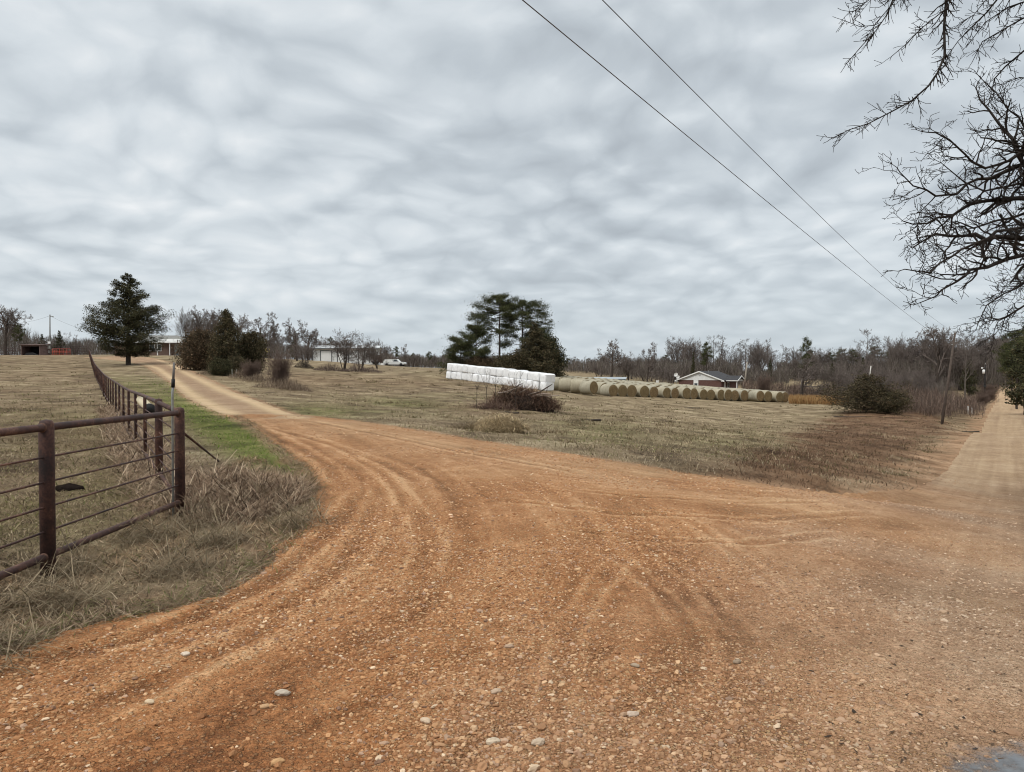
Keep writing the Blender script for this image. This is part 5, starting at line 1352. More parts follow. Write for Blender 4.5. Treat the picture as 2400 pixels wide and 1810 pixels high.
# ------------------------------------------------------------------ the two big oaks at the right
def limb(seg, pts, r0, r1, rg, P, every, klen, lev=1, wob=1.0):
    pts = [Vector(p_) for p_ in pts]
    # resample with wobble
    fine = []
    for i in range(len(pts) - 1):
        n = max(1, int((pts[i + 1] - pts[i]).length / .32))
        for k_ in range(n):
            q = pts[i].lerp(pts[i + 1], k_ / n)
            fine.append(q + Vector((rg.gauss(0, .035), rg.gauss(0, .06), rg.gauss(0, .045))) * (wob if k_ else .3))
    fine.append(pts[-1]); n = len(fine); acc = 0
    grow([seg, seg], pts[-1].copy(), (fine[-1] - fine[-2]).normalized(), klen * .32, max(P['rmin'], r1), lev, rg, P)
    for i in range(n - 1):
        f0, f1 = i / (n - 1), (i + 1) / (n - 1)
        ra = r0 + (r1 - r0) * f0 ** 1.1; rb = r0 + (r1 - r0) * f1 ** 1.1
        seg.add(tuple(fine[i]), tuple(fine[i + 1]), ra, rb)
        d = (fine[i + 1] - fine[i]).normalized(); acc += (fine[i + 1] - fine[i]).length
        while acc > every:
            acc -= every
            a = R(rg.uniform(*P['ang'])); side = rperp(d, rg); side.y *= .8; side.z = side.z * .9 + P.get('zb', 0); side.normalize()
            cd_ = (d * math.cos(a) + side * math.sin(a)).normalized()
            grow([seg, seg], fine[i].lerp(fine[i + 1], rg.random()), cd_, klen * rg.uniform(.35, 1.1) * (1 - .45 * f0), max(P['rmin'], min(ra * .62, .045)), lev, rg, P)
M_oak = simple('dark_oak_bark', (.030, .025, .022), .95, .5, 5, .1)
OAK = dict(step=[.3, .15, .11, .09], kids=[5, 4, 3, 1], first=.2, taper=.5, wob=.6, up=[.0, .04, .04, .03], ang=(30, 70), len=[(.5, .8), (.42, .72), (.4, .7), (.4, .7)], fall=.25, rmin=.0066, zb=.05)
Lq = lambda pts, d0, d1: [P3(u, v, d0 + (d1 - d0) * i / max(1, len(pts) - 1)) for i, (u, v) in enumerate(pts)]
def big_tree(name, label, tx, ty, top, tr, limbs, P, every, klen, seed, mats):
    rg = random.Random(seed); loc = (tx, ty, Hs(tx, ty)); sg, sb = Seg(), Seg()
    tp = [Vector((tx + .12 * math.sin(i * 1.3), ty + .1 * math.cos(i), loc[2] - .3 + (top - loc[2]) * i / 10)) for i in range(11)]
    for i in range(10): sg.add(tuple(tp[i]), tuple(tp[i + 1]), tr * (1.25 if i == 0 else 1) * (1 - .5 * i / 10), tr * (1 - .5 * (i + 1) / 10))
    for (pts, d0, d1, r0, r1, tz, bnd) in limbs:
        L_ = Lq(pts, d0, d1); a = np.array([tx, ty, tz]); m = (a * .5 + L_[0] * .5) + np.array([0, 0, bnd])
        limb(sb, [a, m] + L_, r0, r1, rg, P, every, klen)
    for s in (sg, sb):
        s.a = [tuple(np.array(q) - loc) for q in s.a]; s.b = [tuple(np.array(q) - loc) for q in s.b]
    th = thing(name, label, 'tree', loc)
    link('trunk', sg.mesh('oak_trunk', mats), th); link('crown', sb.mesh('oak_crown', mats, .012), th)
    return len(sb.a)
limbsA = [([(2400, 561), (2332, 556), (2255, 556), (2188, 551), (2135, 583)], 18, 17.2, .17, .012, 3.9, .5),
          ([(2400, 597), (2332, 619), (2274, 633), (2236, 662), (2193, 695), (2152, 711)], 17.6, 16.6, .14, .010, 3.3, .5),
          ([(2400, 465), (2322, 472), (2264, 484), (2226, 508), (2169, 525), (2112, 520)], 18.2, 18, .14, .011, 5.2, .3),
          ([(2400, 499), (2332, 518), (2274, 537), (2207, 532)], 18.6, 19, .12, .011, 4.8, .4),
          ([(2400, 398), (2351, 312), (2332, 293), (2308, 259), (2279, 211)], 18.4, 18.8, .15, .012, 6.0, .2),
          ([(2400, 350), (2360, 379), (2303, 398), (2255, 365), (2217, 331), (2165, 314)], 17.8, 17.0, .10, .012, 6.2, .2),
          ([(2400, 385), (2340, 408), (2284, 422), (2236, 460), (2190, 462), (2135, 436), (2104, 407)], 18, 17.4, .11, .012, 5.8, .3),
          ([(2400, 532), (2330, 546), (2280, 575), (2230, 600), (2175, 640), (2118, 632)], 17.2, 16.6, .09, .012, 3.6, .4),
          ([(2400, 310), (2355, 262), (2325, 222), (2290, 190)], 19, 19.2, .08, .010, 6.9, .2),
          ([(2400, 430), (2350, 440), (2300, 452), (2255, 432), (2200, 385)], 19, 19.4, .09, .010, 5.2, .3),
          ([(2400, 660), (2351, 691), (2310, 715), (2290, 760)], 17.8, 17.4, .08, .010, 2.9, .3)]
nA_ = big_tree('oak_tree', 'gnarled bare oak reaching in from the right with mossy dark limbs', 18.6, 18.0, 8.5, .42, limbsA, OAK, .20, 1.35, 77, M_oak)
HANG = dict(step=[.3, .12, .08, .06], kids=[6, 5, 2, 1], first=.12, taper=.45, wob=.42, up=[-.03, -.03, .0, .0], ang=(28, 68), len=[(.45, .75), (.4, .65), (.4, .65), (.4, .6)], fall=.25, rmin=.0046, zb=-.25)
limbsB = [([(2207, -60), (2207, 0), (2204, 72), (2207, 134), (2188, 177), (2169, 206), (2130, 240), (2082, 269), (2029, 288), (1943, 329)], 12, 11.2, .055, .006, 9.4, 1.4),
          ([(2120, -70), (2085, 0), (2068, 48), (2044, 82), (2010, 120), (1977, 156)], 11.6, 11.2, .05, .006, 9.8, 1.8),
          ([(2060, -40), (2040, 0), (2010, 22), (1985, 36), (1972, 34)], 11.4, 11.1, .035, .005, 9.9, 1.8),
          ([(2120, -40), (2080, 20), (2040, 66), (2005, 74), (1967, 55)], 11.5, 11.2, .035, .005, 9.9, 1.8),
          ([(2240, -30), (2207, 30), (2149, 72), (2111, 115), (2082, 139)], 11.8, 11.5, .04, .006, 9.4, 1.4),
          ([(2450, 10), (2400, 43), (2356, 72), (2293, 103), (2269, 153)], 12.4, 12.2, .06, .006, 8.6, .4),
          ([(2380, -40), (2327, 10), (2264, 77), (2231, 105), (2190, 168)], 12.6, 12.2, .05, .006, 9.2, 1.0),
          ([(2450, 80), (2400, 115), (2346, 163), (2322, 192), (2310, 240)], 12.8, 12.6, .06, .006, 8.2, .3),
          ([(2330, -40), (2300, 5), (2270, 40), (2245, 60)], 12.3, 12, .04, .006, 9.3, 1.2),
          ([(2450, -20), (2400, 10), (2350, 30), (2300, 60), (2262, 108)], 12.2, 12, .05, .006, 8.9, .8),
          ([(2470, 150), (2420, 190), (2380, 190), (2335, 205)], 13, 12.8, .05, .006, 7.8, .3)]
nB_ = big_tree('oak_tree', 'nearer bare tree at the upper right with drooping budded twigs', 13.9, 12.0, 11.5, .34, limbsB, HANG, .060, .50, 78, M_oak)
limbsC = [([(2440, 690), (2400, 715), (2355, 743), (2335, 752), (2316, 745), (2296, 752), (2258, 759)], 26, 25, .08, .008, 4.2, .3),
          ([(2400, 718), (2335, 752), (2329, 773), (2325, 800), (2321, 818)], 26, 25.6, .06, .008, 4.0, .2),
          ([(2420, 760), (2380, 775), (2340, 772), (2308, 798)], 26, 25.6, .05, .008, 3.4, .2),
          ([(2450, 640), (2400, 650), (2370, 680), (2345, 700)], 27, 27, .07, .008, 5.4, .2),
          ([(2450, 600), (2410, 610), (2385, 640), (2360, 655)], 27, 27, .06, .008, 6.0, .2)]
nC_ = big_tree('oak_tree', 'farther bare roadside tree whose low bough droops over the road', 23.5, 26.0, 9, .3, limbsC, dict(OAK, rmin=.0075, up=[0, -.01, 0, 0]), .26, 1.2, 79, M_oak)
print('oak segments', nA_, nB_, nC_)

# ------------------------------------------------------------------ brush piles and saplings
def heap(name, label, cat, u, d, w, dp_, h, n, cols, lr, wr, core, logs=0, tilt=(.6, 2.1)):
    q = base(u, d); th = thing(name, label, cat, q)
    a = rng.uniform(0, 2 * PI, n); rr = rng.random(n) ** .55
    x = np.sin(a) * rr * w / 2; y = np.cos(a) * rr * dp_ / 2
    prof = (1 - rr ** 2) ** .8 * (1 + .9 * fbm(x * .9 + u, y * .9, 91, 3)); z = h * prof * rng.uniform(.35, 1.0, n)
    V, qd, T, m = ribbons(np.stack([x, y, np.maximum(z, 0)], 1), rng.uniform(*lr, n), rng.uniform(*wr, n), rng.uniform(0, 2 * PI, n), rng.uniform(*tilt, n), rng.uniform(-.9, 1.2, n), 4)
    link('twigs' if logs else 'strands', mesh(name, V, [qd, T], M_blade, False, np.repeat(pal(n, cols, None, .35), m, 0)), th)
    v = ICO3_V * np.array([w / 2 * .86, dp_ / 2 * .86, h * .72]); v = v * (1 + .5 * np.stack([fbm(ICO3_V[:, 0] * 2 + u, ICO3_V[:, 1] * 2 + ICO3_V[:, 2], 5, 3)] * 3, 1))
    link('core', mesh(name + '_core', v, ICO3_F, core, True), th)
    rg = random.Random(u)
    for i in range(logs):
        s = Seg(); a_ = rg.uniform(-1.2, 1.2); p_ = Vector((rg.uniform(-w * .35, w * .3), -dp_ * rg.uniform(.05, .35), h * rg.uniform(.2, .75)))
        dd_ = Vector((math.cos(a_), rg.uniform(-.4, .2), math.sin(a_) * .45)).normalized(); L_ = rg.uniform(.7, 1.7); r_ = rg.uniform(.03, .06)
        for k_ in range(5):
            p2 = p_ + dd_ * L_ / 5; s.add(tuple(p_), tuple(p2), r_ * (1 - k_ / 9), r_ * (1 - (k_ + 1) / 9)); p_ = p2; dd_ = (dd_ + rperp(dd_, rg) * .15).normalized()
        link('bough', s.mesh('bough', M_log if i % 2 else M_bark_d), th)
    return th
M_log = simple('pale_dead_wood', (.33, .27, .22), .9, .25, 6)
heap('brush_pile', 'big dark pile of cut branches in front of the white bales', 'brush pile', 1226, 43, 4.5, 2.8, 1.5, 7500,
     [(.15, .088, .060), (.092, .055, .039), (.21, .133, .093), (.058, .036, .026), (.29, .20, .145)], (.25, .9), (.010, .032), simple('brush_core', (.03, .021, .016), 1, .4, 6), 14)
heap('grass_heap', 'low heap of tangled straw at the edge of the apron', 'straw heap', 1168, 23.2, 2.1, 1.2, .58, 3000,
     [(.46, .365, .22), (.36, .275, .16), (.58, .47, .30), (.19, .135, .075)], (.15, .5), (.006, .016), simple('straw_core', (.22, .165, .095), 1, .4, 9), 0, (1.0, 2.0))
heap('grass_heap', 'flat straw spread left of the low straw heap', 'straw heap', 1090, 23.4, 1.4, .8, .16, 900,
     [(.22, .17, .11), (.15, .11, .07), (.30, .24, .16), (.09, .065, .04)], (.12, .4), (.006, .014), simple('straw_core_b', (.16, .12, .07), 1, .4, 9), 0, (1.1, 1.9))
def sapling(u, v0, v1, d, label, fork):
    q = base(u, d); h = Z(v1, d) - q[2]; s = Seg(); rg = random.Random(u); p_ = Vector((0, 0, -.1)); dd_ = Vector((.02, 0, 1))
    for k_ in range(6):
        p2 = p_ + dd_ * h * fork / 6; s.add(tuple(p_), tuple(p2), .022 - .001 * k_, .021 - .001 * k_); p_ = p2
    th = thing('sapling', label, 'sapling', q); link('stem', s.mesh('sapling_stem', M_bark_d), th); s2 = Seg()
    for sx in (-1, 1, .35):
        pp2 = p_.copy(); d2 = Vector((sx * .45, rg.uniform(-.2, .2), 1)).normalized()
        for k_ in range(5):
            p3 = pp2 + d2 * h * (1 - fork) / 5; s2.add(tuple(pp2), tuple(p3), .014 - .0018 * k_, .0125 - .0018 * k_); pp2 = p3; d2 = (d2 + Vector((rg.gauss(0, .08), 0, .12))).normalized()
            if k_ in (1, 3): s2.add(tuple(p3), tuple(p3 + Vector((rg.uniform(-.25, .25), .1, .25))), .007, .004)
    link('twigs', s2.mesh('sapling_twigs', M_bark_d, .001), th)
sapling(1139, 955, 866, 41.5, 'thin forked sapling left of the brush pile', .55)
sapling(1208, 958, 866, 40.6, 'thin forked sapling in front of the middle of the brush pile', .5)
sapling(1160, 955, 880, 42.2, 'single thin sapling at the left side of the brush pile', .7)
sapling(1117, 955, 898, 41.0, 'short thin sapling farthest left of the brush pile', .8)
bramble('brush_weeds', [X(u, 41) for u in (1128, 1145, 1165, 1185)], [41.5, 41.2, 41.0, 41.0], [.7, .8, .8, .8], [.5, .8, .8, .6], [160, 300, 320, 260], 'reddish dead weeds at the left foot of the brush pile', [(.16, .10, .075), (.22, .155, .115), (.11, .07, .055)], 1.0)
# dark boards lying in the field
for (u, v, d, L_, lb) in ((1386, 972, 36, 1.0, 'dark board lying in the grass right of the brush pile'), (1622, 950, 74, 1.6, 'small dark board in the field before the bales'), (1992, 978, 74, 3.3, 'dark log lying in the field left of the dull green bush'), (2270, 1030, 62, 2.0, 'dark stick on the verge beside the road'), (1192, 970, 38, 1.0, 'dark board lying below the middle of the brush pile')):
    q = base(u, d); s = Seg(); p_ = Vector((-L_ / 2, 0, .04)); rg = random.Random(u)
    for k_ in range(6):
        p2 = p_ + Vector((L_ / 6, rg.gauss(0, .05), rg.gauss(0, .012))); s.add(tuple(p_), tuple(p2), .06, .055); p_ = p2
    o = link('fallen_log', s.mesh('fallen_log', M_bark_d)); o.location = q; tag(o, lb, 'log')

# ------------------------------------------------------------------ buildings
def brick(name, c1, c2):
    m, t, b = new_mat(name)
    p = N(t, 'ShaderNodeTexCoord').outputs['Object']
    sp = N(t, 'ShaderNodeSeparateXYZ', {0: p})
    uv = N(t, 'ShaderNodeCombineXYZ', {0: math_(t, 'ADD', sp.outputs[0], sp.outputs[1]), 1: sp.outputs[2]}).outputs[0]
    bt = N(t, 'ShaderNodeTexBrick', {'Vector': uv, 'Color1': c1, 'Color2': c2, 'Mortar': (.22, .20, .18), 'Scale': 4.5, 'Mortar Size': .012, 'Brick Width': .5, 'Row Height': .17})
    setc(t, b, mixc(t, math_(t, 'MULTIPLY', noise(t, p, 2.5, 4), .5), bt.outputs[0], (c1[0] * .6, c1[1] * .6, c1[2] * .6)))
    return m
M_brickR = brick('red_brick', (.125, .052, .042), (.095, .042, .035)); M_brickL = brick('brown_brick', (.20, .13, .10), (.16, .10, .08))
M_roof = simple('dark_shingles', (.042, .042, .045), .9, .35, 3, bump=.02, bscale=9)
M_roofL = simple('grey_shingles', (.19, .19, .175), .9, .25, 3)
M_glass = simple('window_glass', (.05, .06, .07), .12, .2, 2, .6)
M_trim = M_white; M_siding = simple('white_siding', (.66, .67, .66), .65, .10, 1.2)
# gabled brick house behind the bales; local -y is the gable front
hx, hy, hz_ = base(1640, 158)
hz_ = Z(918, 158)
house = thing('brick_house', 'brick house with a white gable behind the hay bales', 'house', (hx, hy, hz_), R(-36))
W2, EH, RH, DP = 4.9, 2.55, 4.45, 11.0
MB().box(-W2, W2, 0, DP, -.4, EH).build('wall', M_brickR, house)
MB().prism([(-W2 - .1, EH), (W2 + .1, EH), (0, RH - .12)], 'y', -.05, .06).build('gable', M_siding, house)
mb = MB()
for s in (-1, 1): mb.prism([(s * (W2 + .75), EH - .22), (s * (W2 + .75), EH - .06), (0, RH + .14), (0, RH - .02)], 'y', -.42, DP + .4)
rf = mb.build('roof', M_roof, house)
mb = MB()
for s in (-1, 1): mb.prism([(s * (W2 + .78), EH - .30), (s * (W2 + .78), EH - .07), (0, RH + .13), (0, RH - .14)], 'y', -.50, -.425)
mb.box(-W2 - .8, -W2 - .1, -.49, -.1, EH - .32, EH - .24).box(W2 + .1, W2 + .8, -.49, -.1, EH - .32, EH - .24)
mb.build('rake_board', M_trim, rf)
MB().tube([(.9, 3, RH - .3), (.9, 3, RH + .35)], .06, 8).build('vent_pipe', M_galv, rf)
v_ = MB().tube([(0, -.10, 3.72), (0, -.04, 3.72)], .27, 16).build('gable_vent', simple('vent_grey', (.42, .42, .42), .7), house)
mb = MB().box(-.85 - .55, -.85 + .55, -.09, .02, .2, EH - .03); fr = mb.build('window', M_trim, house)
MB().box(-1.2, -.5, -.115, -.085, .9, 1.85).build('pane', M_glass, fr)
# porch wing on the right side
mb = MB(); mb.prism([(1.0, EH - .12), (1.0, EH + .02), (3.4, EH + 1.0), (5.8, EH + .02), (5.8, EH - .12), (3.4, EH + .82)], 'x', W2 + .1, W2 + 3.3)
pr_ = mb.build('porch_roof', M_roof, house)
MB().prism([(1.15, EH - .1), (5.65, EH - .1), (3.4, EH + .78)], 'x', W2 + 3.0, W2 + 3.12).build('porch_gable', M_siding, pr_)
mb = MB(); mb.prism([(.9, EH - .22), (.9, EH + .02), (3.4, EH + 1.04), (3.4, EH + .80)], 'x', W2 + 3.3, W2 + 3.38); mb.prism([(5.9, EH - .22), (5.9, EH + .02), (3.4, EH + 1.04), (3.4, EH + .80)], 'x', W2 + 3.3, W2 + 3.38); mb.box(W2 + .1, W2 + 3.3, .86, .96, EH - .2, EH - .02)
mb.build('porch_trim', M_trim, pr_)
for yy in (1.2, 5.5): MB().box(W2 + 2.9, W2 + 3.05, yy, yy + .15, -.3, EH - .1).build('porch_post', M_trim, house)
dr = MB().box(W2 + .005, W2 + .05, 1.6, 2.6, 0, 2.1).build('door', M_trim, house)
fr = MB().box(W2 + .005, W2 + .05, 3.6, 5.0, .8, 2.0).build('window', M_trim, house); MB().box(W2 + .045, W2 + .06, 3.7, 4.9, .9, 1.9).build('pane', M_glass, fr)
# satellite dishes at its left corner
sx_, sy_ = X(1585, 152), 152.0
dish = thing('satellite_dish', 'pair of pale satellite dishes at the left corner of the white gabled house', 'dish', (sx_, sy_, Hs(sx_, sy_)))
zt = Z(880, 152) - Hs(sx_, sy_)
MB().tube([(0, 0, -.2), (0, 0, zt)], .05, 8).build('mast', M_galv, dish, True)
def dish_mb(c, r_, tx_): 
    V = []; k = 18
    for (f, dz) in ((0, 0), (.5, .04), (1, .16)):
        for j in range(k):
            a = j * 2 * PI / k; V.append((c[0] + math.cos(a) * r_ * f + tx_ * math.sin(a) * r_ * f * .4, c[1] - dz * r_ * 2, c[2] + math.sin(a) * r_ * f))
    Q_ = [(i * k + j, i * k + (j + 1) % k, (i + 1) * k + (j + 1) % k, (i + 1) * k + j) for i in range(2) for j in range(k)]
    return MB().add(V, Q_)
dish_mb((-.15, -.1, zt + .15), .42, .5).build('reflector', M_white, dish, True); dish_mb((.3, -.15, zt - .35), .36, .5).build('reflector', M_white, dish, True)

# low brick house with a porch at the top of the drive
hx, hy = X(392, 133), 133.0
h2 = thing('brick_house', 'low brown brick house with a white porch at the top of the driveway', 'house', (hx, hy, Z(833, 133)), R(10))
MB().box(-9, 4.4, 0, 8, -.5, 2.5).build('wall', M_brickL, h2)
mb = MB(); e = .55; V = [(-9 - e, -e, 2.45), (4.4 + e, -e, 2.45), (4.4 + e, 8 + e, 2.45), (-9 - e, 8 + e, 2.45), (-5.4, 4, 3.9), (.8, 4, 3.9)]
mb.add(V, [(0, 1, 5, 4), (2, 3, 4, 5), (3, 2, 1, 0)], [(1, 2, 5), (3, 0, 4)]); rf2 = mb.build('roof', M_roofL, h2)
MB().box(-9 - e, 4.4 + e, -e - .05, -e + .03, 2.28, 2.47).build('fascia', M_trim, rf2)
mb = MB(); V = [(-1.2, -2.4, 2.42), (3.4, -2.4, 2.42), (3.4, -.4, 2.6), (-1.2, -.4, 2.6), (-.2, -1.2, 3.0), (2.4, -1.2, 3.0), (2.4, .8, 3.1), (-.2, .8, 3.1)]
mb.add(V, [(0, 1, 5, 4), (4, 5, 6, 7), (3, 2, 1, 0), (0, 4, 7, 3), (1, 2, 6, 5)]); pr2 = mb.build('porch_roof', simple('pale_porch_roof', (.50, .50, .48), .8), h2)
MB().box(-1.25, 3.45, -2.46, -2.38, 2.2, 2.45).build('porch_fascia', M_trim, pr2)
for xx in (-1.0, 1.1, 3.2): MB().box(xx - .07, xx + .07, -2.3, -2.16, -.3, 2.25).build('porch_post', M_trim, h2)
MB().box(-1.2, 3.4, -2.4, -.05, -.5, -.05).build('porch_floor', simple('porch_slab', (.30, .28, .25), .9), h2)
for xx in (-2.6, -1.45): 
    fr = MB().box(xx - .5, xx + .5, -.06, .02, .75, 2.1).build('window', M_trim, h2); MB().box(xx - .38, xx + .38, -.085, -.055, .9, 1.98).build('pane', M_glass, fr)
fr = MB().box(-6.6, -5.2, -.06, .02, .8, 2.1).build('window', M_trim, h2); MB().box(-6.45, -5.35, -.085, -.055, .95, 1.98).build('pane', M_glass, fr)
MB().box(1.35, 2.75, -.06, .02, -.03, 2.12).build('door', simple('pale_door', (.36, .40, .40), .6), h2)

# long white shed
d = 150; s0 = np.array([X(733, d), d]); zs = Z(847.5, d)
shed = thing('metal_shed', 'long white metal shed with grey framed doors behind bare trees', 'shed', (s0[0], s0[1], zs), R(6))
MB().box(0, 13.5, 0, 6, -.6, 2.75).build('wall', M_siding, shed)
M_frame = simple('dark_grey_trim', (.10, .105, .11), .7)
MB().prism([(-.5, 2.72), (-.5, 2.88), (3, 3.5), (6.5, 2.88), (6.5, 2.72), (3, 3.34)], 'x', -.4, 13.9).build('roof', simple('pale_metal_roof', (.52, .54, .55), .45, .1, 2, .5), shed)
MB().box(-.4, 13.9, -.56, -.5, 2.60, 2.80).build('gutter', M_frame, shed)
for xx in (1.55, 5.05, 9.4):
    fr = MB().box(xx, xx + .16, -.07, .0, -.3, 2.35).box(xx + 2.3, xx + 2.46, -.07, .0, -.3, 2.35).box(xx + .16, xx + 2.3, -.07, .0, 2.2, 2.35).build('door_frame', M_frame, shed)
    MB().box(xx + .16, xx + 2.3, -.035, -.002, -.3, 2.2).build('door', M_white, fr)
MB().box(-.12, .10, -.10, .08, -.5, 2.6).build('corner_post', M_frame, shed)
# grey lean-to and brown stock trailer right of the shed
d = 152; q = np.array([X(846, d), d, Z(851, d)])
lt = thing('lean_to', 'small grey lean to between the white shed and the brown trailer', 'shed', tuple(q))
MB().box(0, 2.4, 0, 3, -.4, 1.75).build('wall', simple('grey_sheet', (.36, .36, .37), .6), lt); MB().prism([(-.2, 1.75), (-.2, 1.85), (3.2, 2.35), (3.2, 2.25)], 'x', -.2, 2.6).build('roof', M_galv, lt)
q = np.array([X(872, d), d - 1, Z(853.5, d)])
tr = thing('stock_trailer', 'dark brown slatted livestock trailer left of the pickup truck', 'trailer', tuple(q))
M_slat = simple('brown_slats', (.085, .055, .045), .8)
mb = MB()
for i in range(5): mb.box(0, 1.95, -.03, .03, .45 + i * .28, .64 + i * .28)
for xx in (0, .62, 1.25, 1.9): mb.box(xx, xx + .06, -.05, .05, .35, 1.85)
mb.build('side_slats', M_slat, tr); MB().box(0, 1.96, .05, 1.8, .35, .45).build('floor', M_slat, tr); MB().box(0, 1.96, 1.75, 1.82, .4, 1.85).build('far_side', M_slat, tr); MB().box(-.03, 2.0, -.05, 1.85, 1.85, 1.92).build('roof', M_slat, tr)
for xx in (.6, 1.35): MB().tube([(xx, -.12, .33), (xx, .08, .33)], .33, 16).build('wheel', M_black, tr, True)

# pickup truck, nose to the right
d = 172; q = np.array([X(898, d), d, Z(858.5, d)])
M_body = simple('white_car_paint', (.62, .63, .62), .35, .06, 1, .5)
tk = thing('pickup_truck', 'white pickup truck with a white bed cover parked on the field', 'truck', tuple(q), R(-8))
prof = [(0, .55), (0, 1.02), (2.15, 1.04), (2.2, 1.05), (4.0, 1.06), (5.15, .96), (5.35, .80), (5.38, .50), (5.0, .42), (.3, .42)]
MB().prism(prof, 'y', 0, 1.85).build('body', M_body, tk)
cab = MB().prism([(2.25, 1.05), (2.42, 1.68), (3.35, 1.70), (4.0, 1.06)], 'y', .10, 1.75).build('cab', M_body, tk)
MB().prism([(2.52, 1.12), (2.62, 1.58), (3.28, 1.60), (3.75, 1.12)], 'y', .085, .105).build('side_window', M_glass, cab)
MB().prism([(.05, 1.03), (.25, 1.62), (2.0, 1.66), (2.12, 1.04)], 'y', .06, 1.79).build('bed_cover', M_white, tk)
for xx in (.95, 4.45):
    w = MB().tube([(xx, -.03, .37), (xx, .22, .37)], .37, 20).build('wheel', M_black, tk, True); MB().tube([(xx, -.045, .37), (xx, .0, .37)], .2, 14).build('rim', M_galv, w, True)
    w = MB().tube([(xx, 1.62, .37), (xx, 1.88, .37)], .37, 20).build('wheel', M_black, tk, True)
MB().box(-.08, 0.0, .05, 1.8, .5, .68).build('bumper', M_galv, tk); MB().box(5.36, 5.40, .12, .42, .66, .82).build('headlight', M_glass, tk); MB().box(5.36, 5.40, 1.43, 1.73, .66, .82).build('headlight', M_glass, tk)
q2 = base(895, 171); o = MB().prism([(0, 0), (.95, .1), (1.0, .75), (.1, .8)], 'y', 0, .7).build('feed_tank', M_white); o.location = (q2[0] - .4, q2[1], Z(859, 171)); tag(o, 'small white tank standing behind the pickup truck bed', 'tank')

# green shed roof behind the bales
d = 128; q = np.array([X(1388, d), d, Z(905, d)])
gs = thing('low_shed', 'low dark green shed with a pale metal roof behind the hay bales', 'shed', tuple(q), R(-12))
zt = Z(889.5, d) - q[2]
MB().box(.2, 5.9, .2, 3.4, -.5, zt).build('wall', simple('dark_green_sheet', (.02, .045, .042), .6), gs)
MB().prism([(-.1, zt), (-.1, zt + .10), (3.7, zt + .40), (3.7, zt + .30)], 'x', 0, 6.0).build('roof', simple('pale_tin', (.33, .37, .39), .4, .1, 2, .5), gs)
q = base(1541, 134); o = MB().box(-.22, .22, -.2, .2, 0, Z(893, 134) - q[2]).box(-.26, .26, -.24, .24, Z(893, 134) - q[2], Z(892, 134) - q[2]).build('utility_box', M_white); o.location = q; tag(o, 'small white box post standing behind the hay bales', 'post')

# left: black shelter, corral rails, red gate
d = 160; q = np.array([X(50, d), d, Z(830, d)])
sh = thing('livestock_shelter', 'low open fronted black shelter with a rusty roof at the left', 'shed', tuple(q))
M_tin = simple('rusty_tin', (.13, .085, .075), .7, .3, 2)
MB().box(0, .15, 0, 3.2, -.3, 2.0).build('side_wall', M_tin, sh); MB().box(4.1, 4.25, 0, 3.2, -.3, 2.0).build('side_wall', M_tin, sh); MB().box(.15, 4.1, 3.0, 3.15, -.3, 2.0).build('back_wall', simple('black_boards', (.012, .012, .013), .9), sh)
MB().prism([(-.3, 2.0), (-.3, 2.12), (3.4, 2.32), (3.4, 2.2)], 'x', -.3, 4.6).build('roof', M_tin, sh); MB().box(.15, 4.1, .05, .12, 1.72, 2.0).build('front_beam', M_tin, sh)
MB().box(.16, 4.09, .4, 2.9, -.3, -.02).build('floor', simple('dark_earth_floor', (.02, .016, .014), 1), sh)
o = MB().prism([(0, 0), (.2, .5), (1.4, .6), (2.2, .25), (2.3, 0)], 'y', -.3, .5).build('feed_trough', M_black); o.location = (q[0] + 1.9, q[1] - 1.2, Hs(q[0] + 2.5, d - 1.2) - .05); tag(o, 'black feed trough lying in front of the open shelter', 'trough')
M_cor = simple('corral_pipe', (.055, .030, .030), .7, .3, 1)
d = 166; x0, x1 = X(-30, d), X(206, d)
cf = thing('corral_fence', 'dark maroon pipe corral fence across the back of the left pasture', 'fence', (x0, d, Hs(x0, d)))
zt0 = Z(805, d) - Hs(x0, d)
for x_ in np.arange(0, x1 - x0 + .1, 2.95):
    zz = Hs(x0 + x_, d) - Hs(x0, d); MB().tube([(x_, 0, zz - .2), (x_, 0, zz + 1.9)], .06, 6).build('post', M_cor, cf, True)
for h in (.35, .72, 1.1, 1.48, 1.88):
    MB().tube([(x_, -.06, Hs(x0 + x_, d) - Hs(x0, d) + h) for x_ in np.linspace(0, x1 - x0, 14)], .042, 6).build('rail', M_cor, cf, True)
d = 158; q = (X(124, d), d, Hs(X(124, d), d)); M_redg = simple('red_gate_paint', (.42, .075, .045), .5, .2, 1)
gt = thing('pipe_gate', 'bright red pipe gate panel standing before the corral fence', 'gate', q, R(-6))
for x_ in (0, .85, 1.7, 2.55, 3.4, 4.2): MB().tube([(x_, 0, -.05), (x_, 0, 1.35)], .04, 6).build('upright', M_redg, gt, True)
for h in (.15, .45, .75, 1.05, 1.35): MB().tube([(-.04, -.02, h), (4.24, -.02, h)], .035, 6).build('bar', M_redg, gt, True)
o = thing('pipe_gate', 'fainter red gate panel in line with the bright red one', 'gate', (X(108, 164), 164, Hs(X(108, 164), 164)))
for x_ in (0, 1.0, 2.0): MB().tube([(x_, 0, -.05), (x_, 0, 1.2)], .035, 6).build('upright', M_redg, o, True)
for h in (.15, .5, .85, 1.2): MB().tube([(0, 0, h), (2, 0, h)], .03, 6).build('bar', M_redg, o, True)
